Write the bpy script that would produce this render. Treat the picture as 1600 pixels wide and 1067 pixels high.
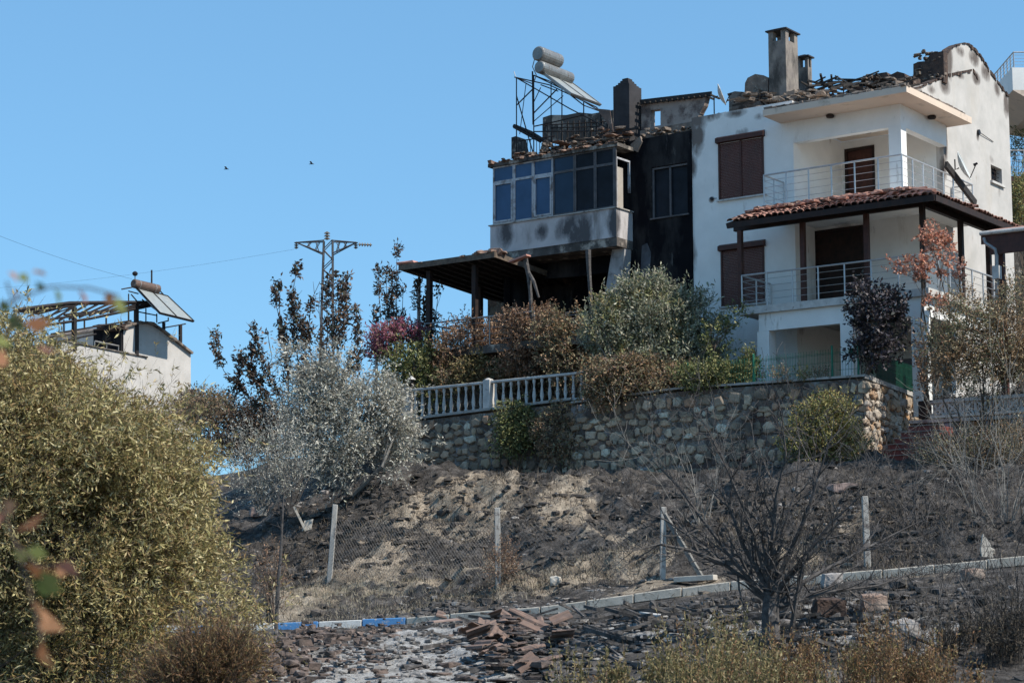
import bpy, math, random
import numpy as np
from mathutils import Vector
R = math.radians
rng = np.random.default_rng(7); random.seed(7)
for o in list(bpy.data.objects): bpy.data.objects.remove(o)
S = bpy.context.scene
C = S.collection
# ------------------------------------------------------------------ camera
F = 3200.0; TH = math.atan(467 / F)
cam = bpy.data.objects.new('camera', bpy.data.cameras.new('camera')); C.objects.link(cam)
cam.data.lens = 72; cam.data.sensor_width = 36; cam.data.clip_start = .1; cam.data.clip_end = 9000
cam.location = (0, 0, 0); cam.rotation_euler = (R(90) + TH, 0, 0)
cam.data.dof.use_dof = True; cam.data.dof.focus_distance = 58; cam.data.dof.aperture_fstop = 6.3
S.camera = cam
# ------------------------------------------------------------------ sky and sun
SUN_AZ, SUN_EL = 120, 47                     # azimuth clockwise from +Y
w = bpy.data.worlds.new("World"); S.world = w; w.use_nodes = True
nt = w.node_tree; bg = nt.nodes['Background']
sky = nt.nodes.new('ShaderNodeTexSky'); sky.sky_type = 'NISHITA'; sky.sun_disc = False
sky.sun_elevation = R(SUN_EL); sky.sun_rotation = R(SUN_AZ)
sky.air_density = 1.0; sky.dust_density = 0.3; sky.ozone_density = 3.0; sky.altitude = 300
tint = nt.nodes.new('ShaderNodeMix'); tint.data_type = 'RGBA'; tint.blend_type = 'MULTIPLY'; tint.inputs[0].default_value = 1
tint.inputs[7].default_value = (.80, 1.40, 1.86, 1)
gam = nt.nodes.new('ShaderNodeGamma'); gam.inputs[1].default_value = .5; nt.links.new(sky.outputs[0], gam.inputs[0]); nt.links.new(gam.outputs[0], tint.inputs[6])
nt.links.new(tint.outputs[2], bg.inputs[0]); bg.inputs[1].default_value = .15
sl = bpy.data.lights.new('sun', 'SUN'); sl.energy = 4.3; sl.angle = R(.53); sl.color = (1, .94, .84)
so = bpy.data.objects.new('sun', sl); C.objects.link(so)
sd = Vector((math.sin(R(SUN_AZ)) * math.cos(R(SUN_EL)), math.cos(R(SUN_AZ)) * math.cos(R(SUN_EL)), math.sin(R(SUN_EL))))
so.rotation_euler = sd.to_track_quat('Z', 'Y').to_euler(); so.location = (60, 40, 60)
S.view_settings.view_transform = 'Standard'; S.view_settings.look = 'None'; S.view_settings.exposure = 0.48; S.view_settings.gamma = 1
S.cycles.max_bounces = 6; S.cycles.transparent_max_bounces = 6
# ------------------------------------------------------------------ frames
def ray(x, y):
    X = (x - 800) / F; Z = (533.5 - y) / F; c, s = math.cos(TH), math.sin(TH)
    return (X, c - s * Z, s + c * Z)
def at(x, y, d):                            # point seen at picture position x, y, at distance d along +Y
    r = ray(x, y); k = d / r[1]; return Vector((k * r[0], k * r[1], k * r[2]))
AL = R(36.3)
U = Vector((math.cos(AL), -math.sin(AL), 0)); V = Vector((math.sin(AL), math.cos(AL), 0))
H = at(1410, 243, 58); H.z = 0              # corner of the upper balcony: origin of the house frame
def W(u, v, z): return H + U * u + V * v + Vector((0, 0, z))
def to_h(p): d = p - H; return (d.dot(U), d.dot(V), p.z)
def pv(x, y, v):                            # on the plane v = const, world point
    r = Vector(ray(x, y)); k = (v + H.dot(V)) / r.dot(V); return r * k
def pu(x, y, u):
    r = Vector(ray(x, y)); k = (u + H.dot(U)) / r.dot(U); return r * k
# ------------------------------------------------------------------ noise
def _hash(ix, iy, s):
    h = (ix.astype(np.int64) * 374761393 + iy.astype(np.int64) * 668265263 + s * 1442695041) & 0x7fffffff
    h = ((h ^ (h >> 13)) * 1274126177) & 0x7fffffff
    return ((h ^ (h >> 16)) & 0xffff) / 65535.0
def vnoise(x, y, s=0):
    x = np.asarray(x, float); y = np.asarray(y, float)
    ix, iy = np.floor(x), np.floor(y); fx, fy = x - ix, y - iy
    fx = fx * fx * (3 - 2 * fx); fy = fy * fy * (3 - 2 * fy)
    a, b = _hash(ix, iy, s), _hash(ix + 1, iy, s); c, d = _hash(ix, iy + 1, s), _hash(ix + 1, iy + 1, s)
    return (a + (b - a) * fx) * (1 - fy) + (c + (d - c) * fx) * fy
def fbm(x, y, s=0, o=4):
    r = 0; a = .5
    for k in range(o): r = r + a * (vnoise(x * 2 ** k, y * 2 ** k, s + k) - .5); a *= .5
    return r
# ------------------------------------------------------------------ objects
ORG = {}
def tag(o, label=None, cat=None, group=None, kind=None):
    if label: o['label'] = label
    if cat: o['category'] = cat
    if group: o['group'] = group
    if kind: o['kind'] = kind
    return o
def thing(name, label, cat, loc, group=None):
    o = bpy.data.objects.new(name, None); C.objects.link(o); o.location = loc; o.empty_display_size = .3
    ORG[o] = Vector(loc); return tag(o, label, cat, group)
def link_mesh(name, me, mats, parent, loc):
    o = bpy.data.objects.new(name, me); C.objects.link(o)
    for m in (mats if isinstance(mats, (list, tuple)) else [mats]): me.materials.append(m)
    if parent is not None: o.parent = parent; ORG[o] = ORG[parent]
    else: o.location = loc; ORG[o] = Vector(loc)
    return o
class MB:
    def __init__(s): s.v = []; s.f = []; s.m = []; s.mi = 0
    def face(s, pts):
        n = len(s.v); s.v += [tuple(p) for p in pts]; s.f.append(tuple(range(n, n + len(pts)))); s.m.append(s.mi)
    def hexa(s, p):                          # p: 4 bottom, 4 top
        n = len(s.v); s.v += [tuple(q) for q in p]
        for f in ((0, 3, 2, 1), (4, 5, 6, 7), (0, 1, 5, 4), (1, 2, 6, 5), (2, 3, 7, 6), (3, 0, 4, 7)):
            s.f.append(tuple(n + i for i in f)); s.m.append(s.mi)
    def hb(s, u0, u1, v0, v1, z0, z1):       # box in the house frame
        s.hexa([W(u0, v0, z0), W(u1, v0, z0), W(u1, v1, z0), W(u0, v1, z0), W(u0, v0, z1), W(u1, v0, z1), W(u1, v1, z1), W(u0, v1, z1)])
    def prism(s, pts, e):
        pts = [Vector(p) for p in pts]; e = Vector(e); n = len(s.v); k = len(pts)
        s.v += [tuple(p) for p in pts] + [tuple(p + e) for p in pts]
        s.f.append(tuple(range(n, n + k))); s.f.append(tuple(range(n + 2 * k - 1, n + k - 1, -1))); s.m += [s.mi] * 2
        for i in range(k):
            j = (i + 1) % k; s.f.append((n + j, n + i, n + k + i, n + k + j)); s.m.append(s.mi)
    def beam(s, a, b, w, h=None, up=(0, 0, 1)):
        a = Vector(a); b = Vector(b); d = (b - a).normalized(); up = Vector(up)
        if abs(d.dot(up)) > .95: up = V
        x = d.cross(up).normalized(); y = x.cross(d); h = h or w
        o = [x * (-w / 2) + y * (-h / 2), x * (w / 2) + y * (-h / 2), x * (w / 2) + y * (h / 2), x * (-w / 2) + y * (h / 2)]
        s.hexa([a + q for q in o] + [b + q for q in o])
    def tube(s, pts, r, n=6, cap=True):
        pts = [Vector(p) for p in pts]; k = len(pts)
        if not isinstance(r, (list, tuple)): r = [r] * k
        base = len(s.v); prev = None
        for i, p in enumerate(pts):
            d = (pts[min(i + 1, k - 1)] - pts[max(i - 1, 0)])
            d = d.normalized() if d.length > 1e-9 else Vector((0, 0, 1))
            if prev is None:
                a = d.cross(Vector((0, 0, 1)) if abs(d.z) < .9 else Vector((1, 0, 0))).normalized()
            else:
                a = prev - d * prev.dot(d); a = a.normalized() if a.length > 1e-6 else d.orthogonal().normalized()
            prev = a; b = d.cross(a)
            for j in range(n):
                t = 2 * math.pi * j / n; s.v.append(tuple(p + (a * math.cos(t) + b * math.sin(t)) * r[i]))
        for i in range(k - 1):
            for j in range(n):
                q = (j + 1) % n; s.f.append((base + i * n + j, base + i * n + q, base + (i + 1) * n + q, base + (i + 1) * n + j)); s.m.append(s.mi)
        if cap:
            s.f.append(tuple(base + j for j in reversed(range(n)))); s.f.append(tuple(base + (k - 1) * n + j for j in range(n))); s.m += [s.mi] * 2
    def lathe(s, c, prof, n=10):             # prof: list of (r, z)
        s.tube([Vector(c) + Vector((0, 0, z)) for r, z in prof], [r for r, z in prof], n)
    def rock(s, c, sx, sy, sz, rz=0, jag=.25):
        c = Vector(c); n = len(s.v)
        P = [(x, y, z) for x in (-1, 1) for y in (-1, 1) for z in (-1, 1)]
        P += [(0, 0, 1.3), (1.25, 0, .1), (0, 1.25, 0), (-1.25, 0, .1), (0, -1.25, 0), (0, 0, -1)]
        cr, sr = math.cos(rz), math.sin(rz)
        for x, y, z in P:
            x += random.uniform(-jag, jag); y += random.uniform(-jag, jag); z += random.uniform(-jag, jag)
            x *= sx / 2; y *= sy / 2; z *= sz / 2; s.v.append(tuple(c + Vector((x * cr - y * sr, x * sr + y * cr, z))))
        idx = {(x, y, z): i for i, (x, y, z) in enumerate(P[:8])}
        for cc, q in ((8, [(-1, -1, 1), (1, -1, 1), (1, 1, 1), (-1, 1, 1)]), (9, [(1, -1, -1), (1, 1, -1), (1, 1, 1), (1, -1, 1)]),
                      (10, [(-1, 1, -1), (-1, 1, 1), (1, 1, 1), (1, 1, -1)]), (11, [(-1, -1, -1), (-1, -1, 1), (-1, 1, 1), (-1, 1, -1)]),
                      (12, [(-1, -1, -1), (1, -1, -1), (1, -1, 1), (-1, -1, 1)]), (13, [(-1, -1, -1), (-1, 1, -1), (1, 1, -1), (1, -1, -1)])):
            for i in range(4):
                s.f.append((n + cc, n + idx[q[i]], n + idx[q[(i + 1) % 4]])); s.m.append(s.mi)
    def build(s, name, mats, parent=None, loc=None, smooth=False, bevel=0):
        if parent is None and loc is None:
            a = np.array(s.v); loc = (a[:, 0].mean(), a[:, 1].mean(), a[:, 2].min())
        org = ORG[parent] if parent is not None else Vector(loc)
        me = bpy.data.meshes.new(name)
        me.from_pydata([(x - org[0], y - org[1], z - org[2]) for x, y, z in s.v], [], s.f)
        if isinstance(mats, (list, tuple)): me.polygons.foreach_set('material_index', s.m)
        if smooth: me.polygons.foreach_set('use_smooth', [True] * len(s.f))
        me.update(); o = link_mesh(name, me, mats, parent, loc)
        if bevel:
            b = o.modifiers.new('bevel', 'BEVEL'); b.width = bevel; b.segments = 1; b.limit_method = 'ANGLE'
        return o
def quads_mesh(name, P, mats, parent=None, loc=None):   # P: (n,4,3) numpy array of quads
    n = len(P); org = ORG[parent] if parent is not None else Vector(loc)
    me = bpy.data.meshes.new(name); me.vertices.add(n * 4); me.loops.add(n * 4); me.polygons.add(n)
    me.vertices.foreach_set('co', (P.reshape(-1, 3) - np.array(org)).astype(np.float32).ravel())
    me.loops.foreach_set('vertex_index', np.arange(n * 4, dtype=np.int32))
    me.polygons.foreach_set('loop_start', np.arange(0, n * 4, 4, dtype=np.int32))
    me.polygons.foreach_set('loop_total', np.full(n, 4, dtype=np.int32))
    me.update(calc_edges=True); me.validate()
    return link_mesh(name, me, mats, parent, loc)
def copy_tree(o, parent=None):
    c = o.copy(); C.objects.link(c); c.parent = parent
    ORG[c] = ORG.get(o)
    for ch in list(o.children): copy_tree(ch, c)
    return c
# ------------------------------------------------------------------ materials
def _new(name):
    m = bpy.data.materials.new(name); m.use_nodes = True; t = m.node_tree
    return m, t, t.nodes['Principled BSDF']
def N(t, typ, **k):
    n = t.nodes.new(typ)
    for a, b in k.items(): setattr(n, a, b)
    return n
def ramp(t, fac, stops, interp='LINEAR'):
    r = N(t, 'ShaderNodeValToRGB'); r.color_ramp.interpolation = interp; e = r.color_ramp.elements
    while len(e) < len(stops): e.new(.5)
    for i, (p, c) in enumerate(stops):
        e[i].position = p; e[i].color = (c, c, c, 1) if isinstance(c, (int, float)) else (*c, 1)
    t.links.new(fac, r.inputs[0]); return r.outputs[0]
def noise(t, scale, detail=6, stretch=None, rough=.6, off=0):
    tc = N(t, 'ShaderNodeTexCoord'); g = N(t, 'ShaderNodeMapping')
    g.inputs['Scale'].default_value = stretch or (1, 1, 1); g.inputs['Location'].default_value = (off, off * 1.7, off * .3)
    t.links.new(tc.outputs['Object'], g.inputs[0])
    n = N(t, 'ShaderNodeTexNoise'); n.inputs['Scale'].default_value = scale; n.inputs['Detail'].default_value = detail
    n.inputs['Roughness'].default_value = rough; t.links.new(g.outputs[0], n.inputs['Vector']); return n.outputs['Fac']
def mixc(t, f, a, b):
    m = N(t, 'ShaderNodeMix', data_type='RGBA')
    for s_, x in ((m.inputs[0], f), (m.inputs[6], a), (m.inputs[7], b)):
        if hasattr(x, 'links'): t.links.new(x, s_)
        else: s_.default_value = x if isinstance(x, float) else (*x, 1)
    return m.outputs[2]
def bump(t, p, h, strength, dist=.02):
    b = N(t, 'ShaderNodeBump'); b.inputs['Strength'].default_value = strength; b.inputs['Distance'].default_value = dist
    t.links.new(h, b.inputs['Height']); t.links.new(b.outputs[0], p.inputs['Normal'])
def mat(name, c1, c2=None, scale=2.0, rough=.85, metal=0, bumps=.3, bscale=30, stains=(), lo=.35, hi=.65, spec=.3, dist=.02):
    m, t, p = _new(name); c2 = c2 or c1
    col = ramp(t, noise(t, scale, 8), [(lo, c1), (hi, c2)])
    for i, (sc, a, b, color, stretch) in enumerate(stains):
        col = mixc(t, ramp(t, noise(t, sc, 9, stretch, .65, 3.1 + 5 * i), [(a, 0.), (b, 1.)]), col, color)
    t.links.new(col, p.inputs['Base Color'])
    p.inputs['Roughness'].default_value = rough; p.inputs['Metallic'].default_value = metal; p.inputs['Specular IOR Level'].default_value = spec
    if bumps: bump(t, p, noise(t, bscale, 8), bumps, dist)
    return m
def leafmat(name, cols, trans=.25, tint=None, rough=.6, spec=.35, patch=None):
    m, t, p = _new(name); g = N(t, 'ShaderNodeNewGeometry')
    k = len(cols); col = ramp(t, g.outputs['Random Per Island'], [(i / k, c) for i, c in enumerate(cols)], 'CONSTANT')
    if patch:                                # patches of differently coloured foliage
        col2 = ramp(t, g.outputs['Random Per Island'], [(i / len(patch[3]), c) for i, c in enumerate(patch[3])], 'CONSTANT')
        col = mixc(t, ramp(t, noise(t, patch[0], 3), [(patch[1], 0.), (patch[2], 1.)]), col, col2)
    t.links.new(col, p.inputs['Base Color']); p.inputs['Roughness'].default_value = rough; p.inputs['Specular IOR Level'].default_value = spec
    tr = N(t, 'ShaderNodeBsdfTranslucent'); t.links.new(col, tr.inputs[0])
    mx = N(t, 'ShaderNodeMixShader'); mx.inputs[0].default_value = trans
    t.links.new(p.outputs[0], mx.inputs[1]); t.links.new(tr.outputs[0], mx.inputs[2])
    t.links.new(mx.outputs[0], t.nodes['Material Output'].inputs[0]); return m
def stonemat(name, scale, cols, mortar, mort_w=.06, strength=1.0, dark=None):
    m, t, p = _new(name)
    tc = N(t, 'ShaderNodeTexCoord'); nz = N(t, 'ShaderNodeTexNoise'); nz.inputs['Scale'].default_value = 2.2; nz.inputs['Detail'].default_value = 3
    t.links.new(tc.outputs['Object'], nz.inputs['Vector'])
    vm = N(t, 'ShaderNodeVectorMath', operation='MULTIPLY_ADD'); vm.inputs[1].default_value = (.28, .28, .28)
    t.links.new(nz.outputs['Color'], vm.inputs[0]); t.links.new(tc.outputs['Object'], vm.inputs[2])
    a = N(t, 'ShaderNodeTexVoronoi', feature='F1'); b = N(t, 'ShaderNodeTexVoronoi', feature='DISTANCE_TO_EDGE')
    for q in (a, b): q.inputs['Scale'].default_value = scale; t.links.new(vm.outputs[0], q.inputs['Vector']); q.inputs['Randomness'].default_value = .9
    sep = N(t, 'ShaderNodeSeparateColor'); t.links.new(a.outputs['Color'], sep.inputs[0])
    k = len(cols); col = ramp(t, sep.outputs[0], [(i / k, c) for i, c in enumerate(cols)], 'CONSTANT')
    fine = noise(t, 14, 8); col = mixc(t, ramp(t, fine, [(.35, 0.), (.7, .7)]), col, [x * .55 for x in cols[0]])
    col = mixc(t, ramp(t, b.outputs['Distance'], [(mort_w * .4, 1.), (mort_w, 0.)]), col, mortar)
    if dark: col = mixc(t, ramp(t, noise(t, .8, 8), [(.45, 0.), (.65, .8)]), col, dark)
    t.links.new(col, p.inputs['Base Color']); p.inputs['Roughness'].default_value = .9; p.inputs['Specular IOR Level'].default_value = .2
    h1 = ramp(t, b.outputs['Distance'], [(0., 0.), (.1, .7), (.3, 1.)])
    ad = N(t, 'ShaderNodeMath', operation='MULTIPLY_ADD'); ad.inputs[1].default_value = .5; t.links.new(fine, ad.inputs[0]); t.links.new(h1, ad.inputs[2])
    bump(t, p, ad.outputs[0], strength, .09); return m
def tilemat(name, cols):
    return mat(name, cols[0], cols[1], 6, .8, bumps=.4, bscale=40, stains=((2.2, .5, .62, cols[2], None), (9, .56, .68, (.33, .27, .21), None)))
def soot(matr, spots, color=(.05, .042, .038)):
    # smoke and scorch stains, some painted shade, at given places: (point, radius in metres, stretch up, strength)
    t = matr.node_tree; p = t.nodes['Principled BSDF']; lk = p.inputs['Base Color'].links[0]; col = lk.from_socket
    g = N(t, 'ShaderNodeNewGeometry'); acc = None
    for c, r, st, k in spots:
        v = N(t, 'ShaderNodeVectorMath', operation='SUBTRACT'); v.inputs[1].default_value = tuple(c); t.links.new(g.outputs['Position'], v.inputs[0])
        u = N(t, 'ShaderNodeVectorMath', operation='MULTIPLY'); u.inputs[1].default_value = (1 / r, 1 / r, 1 / (r * st)); t.links.new(v.outputs[0], u.inputs[0])
        l = N(t, 'ShaderNodeVectorMath', operation='LENGTH'); t.links.new(u.outputs[0], l.inputs[0])
        q = N(t, 'ShaderNodeMapRange'); q.inputs[1].default_value = 1.3; q.inputs[2].default_value = 0; q.inputs[3].default_value = 0; q.inputs[4].default_value = k; t.links.new(l.outputs['Value'], q.inputs[0])
        if acc is None: acc = q.outputs[0]
        else:
            m_ = N(t, 'ShaderNodeMath', operation='MAXIMUM'); t.links.new(acc, m_.inputs[0]); t.links.new(q.outputs[0], m_.inputs[1]); acc = m_.outputs[0]
    n = noise(t, 2.2, 9, (1, 1, .5), .7, 7.7); ad = N(t, 'ShaderNodeMath', operation='MULTIPLY_ADD'); ad.inputs[1].default_value = 3.0; ad.inputs[2].default_value = -1.5; t.links.new(n, ad.inputs[0])
    ml = N(t, 'ShaderNodeMath', operation='MULTIPLY_ADD'); t.links.new(ad.outputs[0], ml.inputs[0]); t.links.new(acc, ml.inputs[1]); t.links.new(acc, ml.inputs[2])
    f = ramp(t, ml.outputs[0], [(.22, 0.), (.36, .45), (.62, .94)]); t.links.new(mixc(t, f, col, color), p.inputs['Base Color'])
PL = (.74, .72, .68)
M = {}
M['plaster'] = mat('white plaster', (.80, .79, .76), (.70, .69, .66), .9, .9, bumps=.25, bscale=60,  # colour raised lighter for the walls in shade
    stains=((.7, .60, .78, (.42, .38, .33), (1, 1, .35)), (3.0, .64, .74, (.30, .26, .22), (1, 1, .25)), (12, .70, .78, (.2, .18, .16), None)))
M['plaster_sun'] = mat('weathered plaster toned for sun', (.52, .49, .46), (.42, .40, .375), 1.3, .9, bumps=.35, bscale=40,  # same white plaster, colour held darker where the sun strikes
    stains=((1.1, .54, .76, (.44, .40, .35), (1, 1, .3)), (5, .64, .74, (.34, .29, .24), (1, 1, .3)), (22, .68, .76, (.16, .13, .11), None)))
M['soffit'] = mat('cream soffit paint', (.66, .53, .42), (.60, .49, .40), 1.5, .9, bumps=.15, stains=((2, .58, .75, (.35, .28, .22), None),))
M['sooty'] = mat('smoke stained plaster', (.52, .49, .49), (.40, .375, .37), 1.1, .9, bumps=.3, bscale=50,
    stains=((.9, .56, .68, (.22, .20, .19), (1, 1, .3)),))
M['soot_shade_wall'] = mat('soot and shade black wall', (.011, .011, .013), (.006, .006, .008), 1.2, 1, bumps=.3, bscale=40, spec=.05,
    stains=((.9, .5, .72, (.05, .047, .046), (1, 1, .35)), (3.5, .62, .7, (.09, .085, .082), (1, 1, .25))))
M['soot_mid'] = mat('half burnt wall', (.12, .105, .095), (.05, .045, .04), 1.6, .95, bumps=.5, bscale=20,
    stains=((2.5, .52, .64, (.38, .33, .28), None), (1.4, .55, .66, (.03, .028, .028), None)))
M['ruin'] = mat('burnt masonry', (.25, .20, .165), (.15, .12, .10), 3, .95, bumps=.7, bscale=14, dist=.04,
    stains=((1.6, .5, .6, (.07, .058, .05), None), (6, .6, .7, (.45, .39, .32), None)))
M['char'] = mat('charred wood', (.018, .016, .016), (.04, .035, .032), 8, .8, bumps=.6, bscale=30)
M['charbrick'] = mat('charred brick', (.10, .065, .05), (.035, .028, .027), 5, .95, bumps=.8, bscale=18, dist=.04, stains=((7, .6, .7, (.22, .14, .1), None),))
M['chimney'] = mat('sooty concrete chimney', (.27, .235, .20), (.19, .165, .15), 3, .95, bumps=.4, bscale=25, stains=((.9, .48, .6, (.06, .055, .05), (1, 1, .5)),))
M['chimney_dark'] = mat('blackened chimney', (.045, .042, .045), (.03, .028, .03), 3, .85, bumps=.3)
M['shutter'] = mat('brown roller shutter', (.10, .034, .025), (.075, .028, .021), 3, .55, bumps=0, stains=((2, .55, .7, (.06, .03, .026), (1, 1, .3)),))
M['brown'] = mat('brown painted timber', (.085, .032, .024), (.045, .02, .016), 6, .6, bumps=.2)
M['brown_dark'] = mat('scorched brown timber', (.035, .018, .014), (.015, .011, .01), 5, .7, bumps=.3)
M['steel'] = mat('stainless railing', (.50, .50, .50), (.40, .40, .40), 6, .38, .55, bumps=0, spec=.5)
M['steel_dull'] = mat('dull galvanised steel', (.33, .33, .33), (.24, .23, .22), 6, .5, .5, bumps=0, spec=.5)
M['black_metal'] = mat('blackened angle iron', (.02, .018, .02), (.035, .027, .025), 9, .7, .3, bumps=.1)
M['tank'] = mat('zinc tank', (.26, .26, .25), (.19, .18, .17), 4, .45, .5, bumps=.1, stains=((5, .58, .66, (.17, .12, .09), None),), spec=.5)
M['tank_rust'] = mat('rusty brown tank', (.17, .11, .085), (.10, .07, .06), 5, .6, .3, bumps=.1, stains=((3, .55, .65, (.3, .24, .2), None),))
M['collector'] = mat('sooty collector glass', (.24, .26, .26), (.30, .31, .29), 3, .45, bumps=.05, spec=.5, stains=((2, .6, .75, (.3, .2, .15), None),))
M['glass'] = mat('dark window glass', (.008, .018, .04), (.014, .03, .06), 1.2, .12, bumps=0, spec=.28)
M['glass_blue'] = mat('glass with painted blue reflection', (.02, .05, .11), (.035, .08, .17), 1.0, .12, bumps=0, spec=.35)  # blue of the reflected sky is put into the base colour
M['glass_soot'] = mat('sooty window glass', (.008, .010, .014), (.014, .018, .026), 2, .5, bumps=0, spec=.12)
M['pvc'] = mat('white window frame', (.46, .47, .50), (.36, .36, .37), 3, .6, bumps=.1, stains=((3, .5, .62, (.18, .15, .14), None),))
M['pvc_soot'] = mat('smoked window frame', (.11, .105, .11), (.06, .058, .06), 3, .7, bumps=.1)
M['tile'] = tilemat('clay roof tiles', ((.26, .11, .08), (.40, .23, .18), (.09, .06, .05)))
M['tile_burnt'] = tilemat('scorched roof tiles', ((.17, .10, .075), (.26, .17, .13), (.03, .026, .025)))
M['concrete'] = mat('concrete', (.42, .40, .37), (.30, .285, .26), 3, .9, bumps=.4, stains=((4, .55, .65, (.16, .14, .13), None),))
M['whitewash'] = mat('whitewashed concrete', (.56, .54, .51), (.42, .40, .38), 4, .85, bumps=.3, stains=((7, .58, .68, (.22, .19, .17), None),))
M['blue_paint'] = mat('blue kerb paint', (.06, .19, .42), (.09, .25, .48), 5, .8, bumps=.3, stains=((11, .56, .66, (.35, .36, .38), None),))
M['kerb_white'] = mat('white kerb paint', (.62, .62, .60), (.50, .50, .48), 5, .85, bumps=.3, stains=((9, .56, .66, (.25, .23, .21), None),))
M['kerb_dust'] = mat('dusty kerb', (.56, .50, .42), (.40, .36, .30), 5, .9, bumps=.4, stains=((6, .55, .66, (.14, .12, .1), None),))
M['green_wire'] = mat('green fence wire', (.02, .17, .10), (.015, .12, .075), 5, .5, bumps=0)
M['wire'] = mat('thin galvanised wire', (.20, .19, .18), (.14, .13, .12), 5, .6, .3, bumps=0)
M['cable'] = mat('black cable', (.02, .02, .022), None, bumps=0)
M['bark'] = mat('charred bark', (.05, .045, .043), (.11, .10, .095), 12, .9, bumps=.6, bscale=30, stains=((5, .6, .68, (.20, .18, .17), None),))
M['bark_brown'] = mat('brown bark', (.13, .095, .07), (.075, .055, .042), 12, .9, bumps=.6)
M['bark_grey'] = mat('pale grey bark', (.22, .21, .19), (.13, .12, .11), 10, .9, bumps=.5)
M['step'] = mat('red painted step', (.24, .065, .055), (.18, .055, .048), 4, .8, bumps=.3, stains=((6, .56, .66, (.14, .08, .07), None),))
M['dish'] = mat('off white dish', (.55, .52, .48), (.42, .39, .35), 8, .5, bumps=0)
M['dish_clear'] = mat('pale grey dish', (.62, .64, .62), (.52, .54, .53), 8, .5, bumps=0)
M['black'] = mat('black plastic', (.015, .015, .018), None, rough=.5, bumps=0)
M['porcelain'] = mat('insulator', (.10, .085, .07), (.16, .14, .12), 8, .35, bumps=0)
M['pylon'] = mat('weathered pylon steel', (.085, .085, .095), (.05, .05, .055), 8, .6, .3, bumps=0)
M['interior'] = mat('dark interior', (.02, .019, .018), (.035, .03, .028), 2, .95, bumps=.2)
M['wall_dim'] = mat('dimmed cream wall', (.42, .38, .33), (.34, .30, .26), 2, .9, bumps=.2)  # shaded copy of the walls, dimness put into the cream colour
M['rock'] = mat('boulder', (.24, .155, .12), (.30, .24, .20), 3, .9, bumps=.8, bscale=8, dist=.06, stains=((3, .55, .63, (.06, .05, .05), None),))
M['rock_pale'] = mat('pale rock', (.33, .30, .28), (.24, .22, .205), 3, .9, bumps=.8, bscale=8, dist=.06, stains=((3, .56, .63, (.07, .06, .06), None),))
M['plank'] = mat('pale board', (.55, .50, .43), (.40, .36, .31), 5, .85, bumps=.3)
M['pink_stone'] = mat('pale pink slab', (.30, .22, .19), (.22, .165, .15), 5, .85, bumps=.3)
STC = [(.20, .165, .14), (.30, .27, .24), (.125, .11, .10), (.27, .22, .17), (.37, .36, .355), (.165, .14, .125), (.23, .175, .145), (.095, .085, .08)]
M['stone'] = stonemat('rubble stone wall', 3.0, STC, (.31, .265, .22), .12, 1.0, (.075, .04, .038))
M['stone_lit'] = stonemat('sun-tinted rubble stone', 3.0, [(.46, .37, .27), (.56, .50, .42), (.34, .26, .19), (.50, .30, .16), (.40, .37, .33), (.60, .55, .50)], (.20, .165, .13), .07, 1.3)  # wall stone again, sunlight mixed in as lighter, warmer colours
M['stone_left'] = stonemat('sooty rubble stone', 2.9, STC, (.31, .265, .22), .13, 1.0, (.06, .052, .047))
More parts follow.
